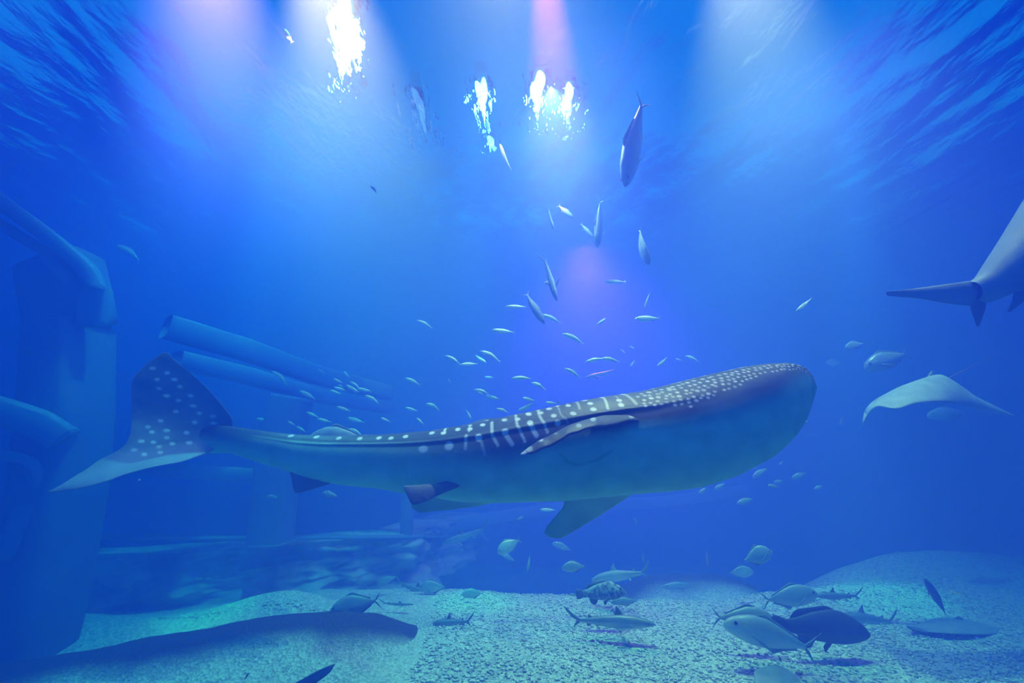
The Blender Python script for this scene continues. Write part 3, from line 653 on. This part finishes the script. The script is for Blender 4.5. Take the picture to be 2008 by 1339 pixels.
GSH = shark_sp('grey_shark', ((.14, .18, .20), (.24, .30, .30), (.50, .56, .54)), (.10, .13, .15), 0, -.05)
DSH = shark_sp('slim_shark', ((.12, .16, .18), (.18, .23, .25), (.3, .36, .36)), (.10, .13, .15), .06, .10, .85)

def wing(name, A, B, th, label, cat, colr, Nn=60, m=30, prof=None, extra=()):
    """a ray-like animal: two broad edge curves given as (px, py, Y)"""
    c = at(*A[len(A) // 2]); root = empty(name, c)
    V, Fc = loft([tuple(at(*p)) for p in A], [tuple(at(*p)) for p in B], Nn, m, th, prof)
    me = mesh_np('body', V - np.array(c), Fc, M_MATT); paint(me, np.repeat(np.array([colr]), len(V), 0)); obj('body', me, root)
    for nm, A2, B2, t2, c2 in extra:
        V, Fc = loft([tuple(at(*p)) for p in A2], [tuple(at(*p)) for p in B2], 30, 10, t2); me = mesh_np(nm, V - np.array(c), Fc, M_MATT)
        paint(me, np.repeat(np.array([c2]), len(V), 0)); obj(nm, me, root)
    return tag(root, label, cat)

# ------------------------------------------------------------------ the school above the whale shark: head px, tail px, distance, body variant, label
SCH = 'slim silver fish schooling above the whale shark'
school = [
 (224, 480, 284, 505, 5.5, 1, 'lone slim silver fish high on the left, above the whale shark tail fin'),
 (818, 628, 850, 640, 6.0, 1, 'lone slim silver fish, uppermost on the left side of the school'),
 (991, 601, 1033, 602, 5.5, 0, 'straight silver fish right behind the diving purple fish, top of the school'),
 (1062, 617, 1102, 629, 5.5, 1, 'curved silver fish just right of the diving purple fish'),
 (1187, 552, 1229, 553, 5.5, 0, 'topmost straight silver fish of the school, below the purple glow'),
 (1188, 624, 1168, 638, 6.0, 0, 'short silver fish tilted between the glow and the back'),
 (1245, 625, 1296, 624, 5.3, 0, 'large straight silver fish farthest right in the upper row'),
 (964, 647, 1011, 652, 5.5, 0, 'level silver fish left of the school centre, below the top one'),
 (1103, 654, 1147, 669, 5.5, 1, 'strongly curved silver fish in the middle of the school'),
 (941, 688, 985, 704, 5.5, 1, 'curved silver fish of the left trio, uppermost'),
 (953, 711, 929, 697, 6.0, 3, 'small dim silver fish facing right within the left trio'),
 (903, 715, 938, 713, 5.6, 0, 'level silver fish of the left trio, lowest'),
 (873, 697, 906, 711, 5.6, 1, 'silver fish at the left end of the left trio'),
 (1148, 710, 1185, 699, 5.5, 2, 'silver fish pointing down left, overlapping its neighbour'),
 (1180, 703, 1214, 704, 5.4, 1, 'bright silver fish overlapped by one pointing down left'),
 (1107, 722, 1142, 738, 5.4, 1, 'bright silver fish slanting down right above the middle of the back'),
 (1003, 742, 1044, 739, 5.4, 2, 'yellowish silver fish, level, above the dorsal fin'),
 (1042, 750, 1074, 760, 5.6, 1, 'silver fish right behind the yellowish level one'),
 (929, 764, 961, 768, 5.5, 1, 'silver fish crossing over another near the dorsal fin'),
 (932, 765, 951, 776, 5.6, 0, 'small silver fish crossed by another near the dorsal fin'),
 (953, 776, 981, 783, 5.6, 0, 'dim silver fish below the crossing pair'),
 (1025, 780, 1050, 786, 5.6, 0, 'small pale fish between the back and the school, upper of two'),
 (1015, 806, 1051, 791, 5.3, 3, 'silver fish arched just above the spotted back'),
 (973, 801, 999, 806, 5.6, 1, 'silver fish grazing the back near the dorsal fin'),
 (1070, 789, 1092, 791, 5.8, 0, 'dim silver fish beside a bright floating speck'),
 (924, 821, 913, 802, 5.6, 0, 'silver fish diving towards the dorsal fin'),
 (1289, 718, 1309, 702, 6.0, 3, 'stubby silver fish above the gill slits'),
 (1236, 719, 1246, 705, 6.3, 0, 'tiny dim fish left of the stubby one'),
 (1344, 698, 1371, 705, 6.2, 1, 'dim bluish fish farthest right of the school'),
 (1325, 703, 1338, 707, 6.5, 0, 'tiny bluish fish beside the farthest right one'),
 (1234, 678, 1245, 684, 6.8, 0, 'tiny faint fish above the stubby pair'),
 (1217, 685, 1228, 693, 6.8, 0, 'tiny faint fish, lower left of a faint one'),
 (950, 739, 969, 740, 6.6, 0, 'faint level fish above the crossing pair'),
 (534, 727, 568, 751, 5.6, 1, 'silver fish leading the left group, nearest the tail fin'),
 (587, 766, 622, 781, 5.7, 2, 'silver fish with pale tail, second from the tail fin'),
 (624, 724, 638, 733, 6.2, 0, 'tiny fish above the dense cluster, left'),
 (674, 728, 685, 740, 6.2, 0, 'tiny fish above the dense cluster, right'),
 (715, 775, 747, 788, 5.6, 1, 'silver fish at the right end of the dense cluster, tail dropped'),
 (660, 797, 689, 807, 5.6, 0, 'thin bright fish below the dense cluster'),
 (600, 808, 626, 819, 5.6, 0, 'silver fish low over the tail, left of the grey hump'),
 (621, 821, 651, 828, 5.8, 0, 'dim greenish fish just above the grey hump'),
 (564, 825, 581, 836, 5.6, 0, 'bright short fish touching the line of the tail'),
 (581, 836, 601, 848, 5.8, 0, 'dim fish behind the bright short one at the tail'),
 (681, 819, 716, 829, 6.4, 0, 'faint blue fish right of the grey hump'),
 (747, 819, 767, 828, 5.7, 0, 'small silver fish above the middle of the ridge'),
 (817, 819, 832, 833, 5.4, 0, 'bright short fish diving to the ridge'),
 (795, 799, 820, 806, 6.2, 0, 'faint level fish above the bright diving one'),
 (835, 791, 866, 800, 5.7, 1, 'silver fish between the ridge and the lone dim fish'),
 (794, 741, 825, 753, 5.8, 2, 'dull yellowish fish alone above the ridge'),
 (879, 742, 884, 752, 6.6, 0, 'tiny bluish fish left of the level yellowish one'),
 (679, 843, 714, 847, 5.4, 1, 'silver fish skimming the ridge right of the hump'),
 (503, 820, 539, 829, 6.6, 0, 'faint thin fish left over the narrow tail base'),
 (1561, 611, 1594, 587, 5.6, 3, 'lone arched silver fish above the whale shark snout'),
]
for hx, hy, tx, ty, Y, v, lab in school:
    SL[v].place(hx, hy, tx, ty, Y, lab, SCH, dY=random.uniform(-.12, .12))
for k, (hx, hy, tx, ty, lab) in enumerate([(654, 742, 674, 753, 'thin fish, topmost of the dense cluster above the tail'), (662, 754, 675, 759, 'short fish inside the upper left of the dense cluster'),
        (654, 759, 680, 766, 'straight bright fish on the left edge of the dense cluster'), (646, 765, 670, 773, 'dim fish at the lower left of the dense cluster'),
        (686, 748, 709, 761, 'thin fish at the upper right of the dense cluster'), (678, 755, 706, 770, 'longest silver fish in the middle of the dense cluster'),
        (700, 761, 730, 768, 'level fish to the right in the dense cluster, over the one with a dropped tail'), (690, 764, 700, 770, 'tiny fish tucked under the longest one of the dense cluster')]):
    SL[(0, 1, 0)[k % 3]].place(hx, hy, tx, ty, 5.5 + .05 * k, lab, 'dense cluster of thin fish above the tail')

# fish seen higher up
def big(sp, *a, **k): return sp.place(*a, **k)
DULL = ((.22, .30, .34), (.32, .42, .46), (.42, .5, .52)); TUNA = slender(0, .04, 'tuna', DULL); DIVE = slender(.05, .06, 'diving_fish', DULL)
big(TUNA, 1226, 366, 1256, 195, 4.6, 'big slender fish with fins spread, hanging head down below the surface', roll=.9, fat=1.25, dY=.1)
big(DIVE, 1172, 486, 1176, 392, 5.4, 'dim long fish diving straight down in the purple light', roll=.8, fat=1.1)
big(DIVE, 1163, 465, 1137, 438, 6.0, 'pale fish slanting down beside the dim diving one', roll=.3)
big(DIVE, 1124, 427, 1093, 402, 6.0, 'faint thick fish above the purple glow, left', fat=1.4)
big(DIVE, 1086, 450, 1073, 408, 6.0, 'thin faint fish left of the purple glow, diving')
big(DSH, 1092, 590, 1066, 500, 5.8, 'small dark shark gliding down left of the purple glow, fins spread', cat='shark', roll=1.3)
big(DIVE, 1068, 636, 1028, 573, 5.2, 'purple lit fish diving head first into the school')
big(DIVE, 1272, 520, 1247, 450, 5.2, 'pale backed fish with a long thin tail, right of the purple glow', fat=1.7)
big(DIVE, 1264, 606, 1273, 572, 5.8, 'thin violet fish standing on its head below the pale backed one')
big(DSH, 1148, 740, 1214, 726, 7.5, 'slim faint shark in the blue distance above the gills of the whale shark', cat='shark')
big(SL[2], 232 + 748, 282, 998, 334, 5.4, 'faint pale fish under a small bright lamp reflection')
big(SL[1], 726, 364, 742, 378, 4.6, 'tiny bright fish near the surface, left of the white beam')
big(SL[0], 556, 56, 574, 84, 4.4, 'small pale fish close under the surface, top left')

# right-hand distance
big(BRE, 1656, 682, 1698, 672, 6.0, 'round dim fish with a pale back, left of two above the manta', fat=.75)
big(DIM, 1694, 722, 1786, 690, 5.6, 'deep bodied dim fish above the manta, larger of two', fat=1.2)
big(BRE, 1620, 712, 1652, 710, 7.5, 'very faint round fish near the whale shark snout')
big(DIM, 1817, 815, 1905, 808, 6.6, 'very faint fish behind the manta')
for a, lab in [((1370, 968, 1388, 955, 6.6), 'small fish at the left end of the group under the whale shark chin'), ((1400, 960, 1424, 947, 6.8), 'second small fish along the whale shark chin'),
               ((1476, 936, 1509, 916, 6.8), 'dim fish slanting up under the snout'), ((1471, 919, 1486, 915, 7.2), 'tiny faint fish hugging the chin'),
               ((1527, 912, 1537, 903, 7.4), 'tiny faint fish below the snout'), ((1552, 938, 1585, 926, 6.8), 'long dim fish right of the bright blue one'),
               ((1506, 951, 1531, 957, 6.0), 'bright blue small fish below the chin'), ((1517, 946, 1538, 942, 6.9), 'dim fish directly over the bright blue one'),
               ((1596, 959, 1617, 952, 7.0), 'faint fish farthest right below the chin'), ((1445, 987, 1480, 977, 6.4), 'dim fish lowest in the group under the chin')]:
    DIM.place(*a, lab, 'dim fish gathered under the chin')
SL[0].place(1059, 999, 1090, 1000, 7.0, 'pale level fish behind the tip of the hanging pectoral fin')
DIM.place(1014, 1019, 1028, 1012, 7.0, 'tiny fish left of the hanging pectoral fin')
DIM.place(630, 966, 666, 975, 5.6, 'greenish fish under the anal fin', fat=1.1)
DIM.place(524, 972, 548, 977, 6.2, 'dim fish in front of the far window post')
DIM.place(1648, 833, 1652, 815, 7.4, 'faint upright fish between the snout and the manta')

# manta and second whale shark
wing('manta_ray', [(1691, 834, 5.2), (1694, 808, 5.15), (1712, 786, 5.1), (1760, 760, 5.05), (1800, 745, 5.05), (1828, 736, 5.1), (1845, 733, 5.15), (1875, 752, 5.2), (1905, 775, 5.3), (1940, 792, 5.4), (1990, 815, 5.5)],
     [(1694, 828, 4.95), (1703, 808, 4.85), (1722, 792, 4.7), (1745, 802, 4.6), (1765, 802, 4.55), (1790, 791, 4.6), (1820, 788, 4.6), (1850, 789, 4.65), (1890, 795, 4.9), (1930, 805, 5.2), (1985, 814, 5.45)],
     .05, 'grey manta ray gliding with drooping wing tips right of the whale shark snout', 'ray', (.42, .50, .50), 80, 30, lambda s: np.sin(np.pi * np.clip(s, 0.02, .98)) ** .7,
     [('dorsal_fin', [(1816, 742, 5.12), (1822, 732, 5.12), (1827, 727, 5.12)], [(1836, 741, 5.12), (1830, 733, 5.12), (1829, 727, 5.12)], .012, (.4, .46, .48)),
      ('tail', [(1850, 745, 5.25), (1960, 690, 6.2)], [(1850, 748, 5.25), (1960, 692, 6.2)], .01, (.2, .25, .28))])
def second_whale():
    c = at(1960, 520, 3.6); root = empty('whale_shark', c); n_, k = 80, 40
    xs_ = np.linspace(1900, 2260, n_); t = np.linspace(0, 1, n_)
    cxp = interp(xs_, [(1900, 1907), (2260, 2260)]); cyp = interp(xs_, [(1900, 572), (1925, 566), (2008, 498), (2120, 400), (2260, 300)])
    hh = interp(xs_, [(1900, 20), (1925, 30), (2008, 62), (2120, 105), (2260, 150)])
    Yd = interp(xs_, [(1900, 3.7), (2260, 3.2)]); V = []
    for i in range(n_):
        C = np.array(at(cxp[i], cyp[i], Yd[i])); T = np.array(at(cxp[i] - hh[i] * .35, cyp[i] - hh[i] * .9, Yd[i])) - C
        for a in np.arange(k) / k * 2 * np.pi: V.append(C + T * math.cos(a) + np.array([0, 1, 0]) * np.linalg.norm(T) * .95 * math.sin(a))
    V = np.array(V) - np.array(c); me = mesh_np('body', V, grid_faces(n_, k, True), M_SHARK)
    f = np.tile((1 - np.cos(np.arange(k) / k * 2 * np.pi)) / 2, n_)[:, None]; s = sstep(.18, .5, f)
    C = np.array([[.26, .33, .37]]) * (1 - s) + np.array([[.20, .27, .32]]) * s; paint(me, C); obj('body', me, root)
    for nm, A, B, col in [('tail_fin', [(1915, 549, 3.7), (1870, 555, 3.7), (1800, 565, 3.75), (1737, 572, 3.8)], [(1905, 600, 3.7), (1870, 597, 3.7), (1800, 585, 3.75), (1740, 580, 3.8)], (.24, .31, .34)),
                          ('tail_fin', [(1897, 580, 3.7), (1905, 610, 3.72), (1915, 640, 3.75)], [(1935, 570, 3.7), (1932, 605, 3.72), (1920, 640, 3.75)], (.10, .15, .18)),
                          ('anal_fin', [(1990, 560, 3.6), (1985, 590, 3.6), (1975, 612, 3.6)], [(2040, 560, 3.6), (2010, 590, 3.6), (1980, 612, 3.6)], (.2, .26, .3))]:
        V_, F_ = loft([tuple(at(*p)) for p in A], [tuple(at(*p)) for p in B], 40, 20, .03); me = mesh_np(nm, V_ - np.array(c), F_, M_SHARK)
        paint(me, np.repeat(np.array([col]), len(V_), 0)); obj(nm, me, root)
    tag(root, 'second large shark leaving on the upper right, only its tail and rear body in view', 'shark')
second_whale()

# grey hump behind the ridge
HUMP = deep('humphead_fish', ((.30, .36, .38), (.32, .38, .40), (.4, .46, .46)), 0, 0, M_MATT, .95, .6)
HUMP.place(600, 862, 735, 862, 4.7, 'grey humped fish showing its back over the whale shark tail', fat=1.05)

# fish over the sand
TREVP.place(975, 1083, 1024, 1056, 5.8, 'bright pale trevally tilted down left under the hanging pectoral fin', fat=1.2)
TREVP.place(1034, 1121, 1041, 1082, 5.6, 'narrow pale fish pointing down, right of the bright trevally', fat=.75)
TREV.place(1102, 1113, 1152, 1109, 6.0, 'oval blue grey fish between the pale fish and the blacktip shark', fat=1.1)
BRE.place(904, 1165, 952, 1163, 6.6, 'pale rounded fish low over the bright patch of sand', fat=.75)
BTS.place(1160, 1136, 1284, 1119, 6.2, 'pale blacktip reef shark with a white tail tip, above the spotted grouper', cat='shark', dY=.5)
GRS.place(1228, 1157, 1130, 1166, 5.6, 'dark spotted grouper facing right under the blacktip shark', fat=1.1)
DIM.place(1198, 1180, 1256, 1178, 5.8, 'dim fish passing under the spotted grouper', fat=.9)
DIM.place(1117, 1166, 1133, 1167, 6.2, 'dark little fish touching the spotted grouper tail')
GSH.place(1286, 1223, 1106, 1213, 5.3, 'grey shark with a white side stripe gliding just above the sand, tail to the left', cat='shark', dY=-.2, fat=.95)
DSH.place(848, 1222, 932, 1220, 5.8, 'small curved grey shark resting on the gravel in the middle', cat='shark', fat=1.35)
TREV.place(646, 1198, 752, 1174, 5.6, 'dim trevally behind the crest of the dark mound', fat=1.0)
DSH.place(812, 1185, 742, 1184, 6.2, 'dark slim shape of a shark behind the end of the mound', cat='shark', fat=.55)
DIM.place(737, 1147, 782, 1128, 7.0, 'faint fish over the far sand left of the middle', fat=1.2)
DSH.place(850, 1165, 768, 1142, 7.2, 'faint dark shark over the far sand', cat='shark')
TREV.place(820, 1152, 880, 1150, 7.0, 'faint trevally with an upright tail over the far sand', fat=1.1)
DSH.place(868, 1066, 964, 1036, 8.0, 'ghostly shark in the distance below the belly of the whale shark', cat='shark', fat=1.2)
DIM.place(1083, 1064, 1124, 1081, 7.6, 'ghostly fish under the hanging pectoral fin tip')
DIM.place(983, 1086, 1012, 1101, 7.4, 'ghostly fish behind the bright trevally')
DIM.place(1250, 1031, 1240, 1008, 7.6, 'ghostly upright fish right of the hanging pectoral fin')
DIM.place(1263, 1105, 1259, 1077, 7.2, 'ghostly upright fish above the low dark hump')
DIM.place(1300, 1150, 1370, 1147, 7.4, 'dim fish resting on the low dark hump', fat=.7)
# right side
BRE.place(1514, 1080, 1452, 1102, 5.4, 'round batfish like fish with a white mark, highest over the right dune', fat=1.0)
TREV.place(1390, 1115, 1384, 1076, 6.2, 'upright narrow fish seen head on with spread fins', fat=.75)
BRE.place(1478, 1120, 1424, 1124, 6.6, 'faint round fish below the one with a white mark', fat=.8)
TREV.place(1603, 1162, 1492, 1180, 5.6, 'dim trevally with a tall tail behind the dark grouper', fat=.95)
DSH.place(1598, 1168, 1690, 1170, 5.9, 'slim dark catshark on the sand behind the dark grouper', cat='shark', fat=1.1)
TREV.place(1522, 1216, 1394, 1211, 5.0, 'dull trevally facing right, behind the silver trevally', fat=.95)
SILT = deep('trevally', ((.26, .33, .36), (.50, .60, .62), (.72, .80, .78)), 0, .04, None, .85, 1.0)
SILT.place(1419, 1219, 1604, 1275, 4.7, 'silver trevally facing left in front of the dark grouper, long forked tail', fat=.95)
GRD.place(1705, 1235, 1516, 1226, 4.9, 'dark brown grouper facing right, hovering over the gravel', fat=1.05)
GSH.place(1640, 1210, 1770, 1222, 6.0, 'dim grey shark body behind the dark grouper snout', cat='shark', fat=1.3)
wing('guitarfish', [(1777, 1229, 5.74), (1800, 1224, 5.99), (1830, 1212, 6.19), (1870, 1210, 6.24), (1920, 1222, 6.09), (1965, 1232, 5.99), (2004, 1243, 5.94)],
     [(1777, 1231, 5.72), (1812, 1238, 5.64), (1845, 1241, 5.59), (1890, 1243, 5.59), (1930, 1244, 5.69), (1965, 1243, 5.84), (2004, 1245, 5.94)],
     .03, 'flat grey ray lying on the gravel at the right, dark front fin edge', 'ray', (.26, .32, .36), 60, 24, lambda s: np.sin(np.pi * np.clip(s, .03, .97)) ** .6,
     [('dorsal_fin', [(1870, 1214, 6.09), (1878, 1207, 6.09)], [(1895, 1220, 6.09), (1884, 1209, 6.09)], .01, (.15, .19, .22)),
      ('pectoral_fin', [(1777, 1226, 5.69), (1800, 1230, 5.62), (1820, 1238, 5.56)], [(1782, 1233, 5.66), (1798, 1237, 5.60), (1815, 1241, 5.56)], .008, (.06, .09, .12))])
SUR = deep('surgeonfish', ((.02, .05, .30), (.02, .06, .36), (.03, .08, .42)), .1, .05, None, .95, .6)
r_ = SUR.place(1814, 1134, 1858, 1212, 4.6, 'dark blue surgeonfish heading up left with a thin yellow fin', fat=.85, dY=.05)
o_ = wing('yf', [(1864, 1158, 4.58), (1884, 1166, 4.5)], [(1864, 1161, 4.58), (1884, 1167, 4.5)], .008, 'x y z w', 'x', (.75, .7, .15))
ch = o_.children[0]; ch.name = 'yellow_fin'; mw = Matrix.Translation(o_.location); ch.parent = r_
ch.matrix_parent_inverse = Matrix.Identity(4); ch.matrix_basis = r_.matrix_world.inverted() @ mw; ch['label'] = 'thin yellow fin'; bpy.data.objects.remove(o_)
WR = deep('wrasse', ((.02, .02, .05), (.03, .03, .06), (.6, .5, .1)), 0, 0, None, .6, .5)
WR.place(1526, 1285, 1534, 1300, 4.0, 'tiny dark fish with a yellow belly below the silver trevally')
WR.place(489, 1319, 478, 1334, 3.9, 'tiny dark fish with a yellow belly over the gravel near the dark mound')
wing('stingray', [(1478, 1322, 4.50), (1495, 1308, 4.60), (1525, 1303, 4.65), (1550, 1315, 4.65), (1580, 1345, 4.60), (1600, 1380, 4.55)],
     [(1478, 1324, 4.48), (1480, 1340, 4.35), (1490, 1360, 4.25), (1520, 1385, 4.15), (1560, 1392, 4.20), (1600, 1382, 4.50)],
     .03, 'pale sandy stingray half buried at the bottom edge below the silver trevally', 'ray', (.28, .34, .36))
wing('grey_shark', [(656, 1301, 3.9), (630, 1312, 3.85), (600, 1328, 3.8), (560, 1350, 3.75), (480, 1390, 3.7)],
     [(657, 1303, 3.9), (648, 1318, 3.82), (625, 1335, 3.75), (600, 1355, 3.7), (520, 1410, 3.6)],
     .04, 'dark grey pointed fin of a shark rising from the bottom edge beside the mound', 'shark', (.12, .15, .16), 60, 20, lambda s: .15 + s)

# drifting bright specks, particles suspended in the water
def speck(px, py, Y, r, lab):
    import bmesh
    bm = bmesh.new(); bmesh.ops.create_icosphere(bm, subdivisions=2, radius=r); me = bpy.data.meshes.new('drift_particle'); bm.to_mesh(me); bm.free()
    me.materials.append(M_PEARL); o = obj('drift_particle', me); o.location = at(px, py, Y); tag(o, lab, 'particle')
M_PEARL = plain('pearl', (.9, .95, .95), (.85, .9, .9), .2, 2, 0, .8)
speck(1582, 827, 2.6, .006, 'bright suspended particle just right of the whale shark chin')
speck(1095, 789, 2.6, .006, 'bright suspended particle above the striped middle of the back')
speck(273, 941, 2.6, .006, 'bright suspended particle under the lower tail lobe')
speck(643, 963, 2.6, .005, 'bright suspended particle over the greenish fish behind the anal fin')

# ------------------------------------------------------------------ floodlights above the water
def floodlight(px, py, wd, hd, s, lab, col=(1, 1, .95), ang=0, z=8.2):
    c = at_z(px, py, z); root = empty('floodlight', c); root.rotation_euler = (0, 0, ang)
    housing = box_mesh('housing', -wd * .6, wd * .6, -hd * .6, hd * .6, .02, .25, M_WALL, .02); obj('housing', housing, root)
    N = 28; a = np.arange(N) / N * 2 * np.pi; rr = 1 + .22 * np.sin(3 * a + px) + .12 * np.sin(5 * a + py)
    tp = 1 - .45 * np.sin(a)          # narrower at one end
    ring = np.stack([wd * .5 * np.cos(a) * rr * tp, hd * .5 * np.sin(a) * rr, np.zeros(N)], 1)
    V = np.concatenate([ring + [0, 0, -.03], ring * .9 + [0, 0, .03], [[0, 0, -.05], [0, 0, .03]]]); q = np.arange(N); q2 = (q + 1) % N
    Fc = np.concatenate([np.stack([q, q2, q2 + N], 1), np.stack([q, q2 + N, q + N], 1), np.stack([q2, q, np.full(N, 2 * N)], 1), np.stack([q + N, q2 + N, np.full(N, 2 * N + 1)], 1)])
    obj('lens', mesh_np('lens', V, Fc, emit('lamp_glow', col, s)), root)
    tag(root, lab, 'lamp')
floodlight(680, 72, .28, 1.4, 25, 'long white floodlight shining through the surface, upper left', ang=.35)
floodlight(946, 190, .17, .9, 16, 'broken white lamp left of the purple lamp pair')
floodlight(1054, 180, .20, .9, 22, 'white lamp with a violet rim, left of the two close lamps', (1, .92, 1))
floodlight(1112, 200, .18, .8, 22, 'arched white lamp, right of the two close lamps')
floodlight(962, 276, .12, .2, 14, 'small warm lamp below the others', (1, .8, .5), z=7.4)
floodlight(825, 215, .12, 1.1, 2.5, 'dim violet lamp left of the centre lamps', (.5, .3, 1))
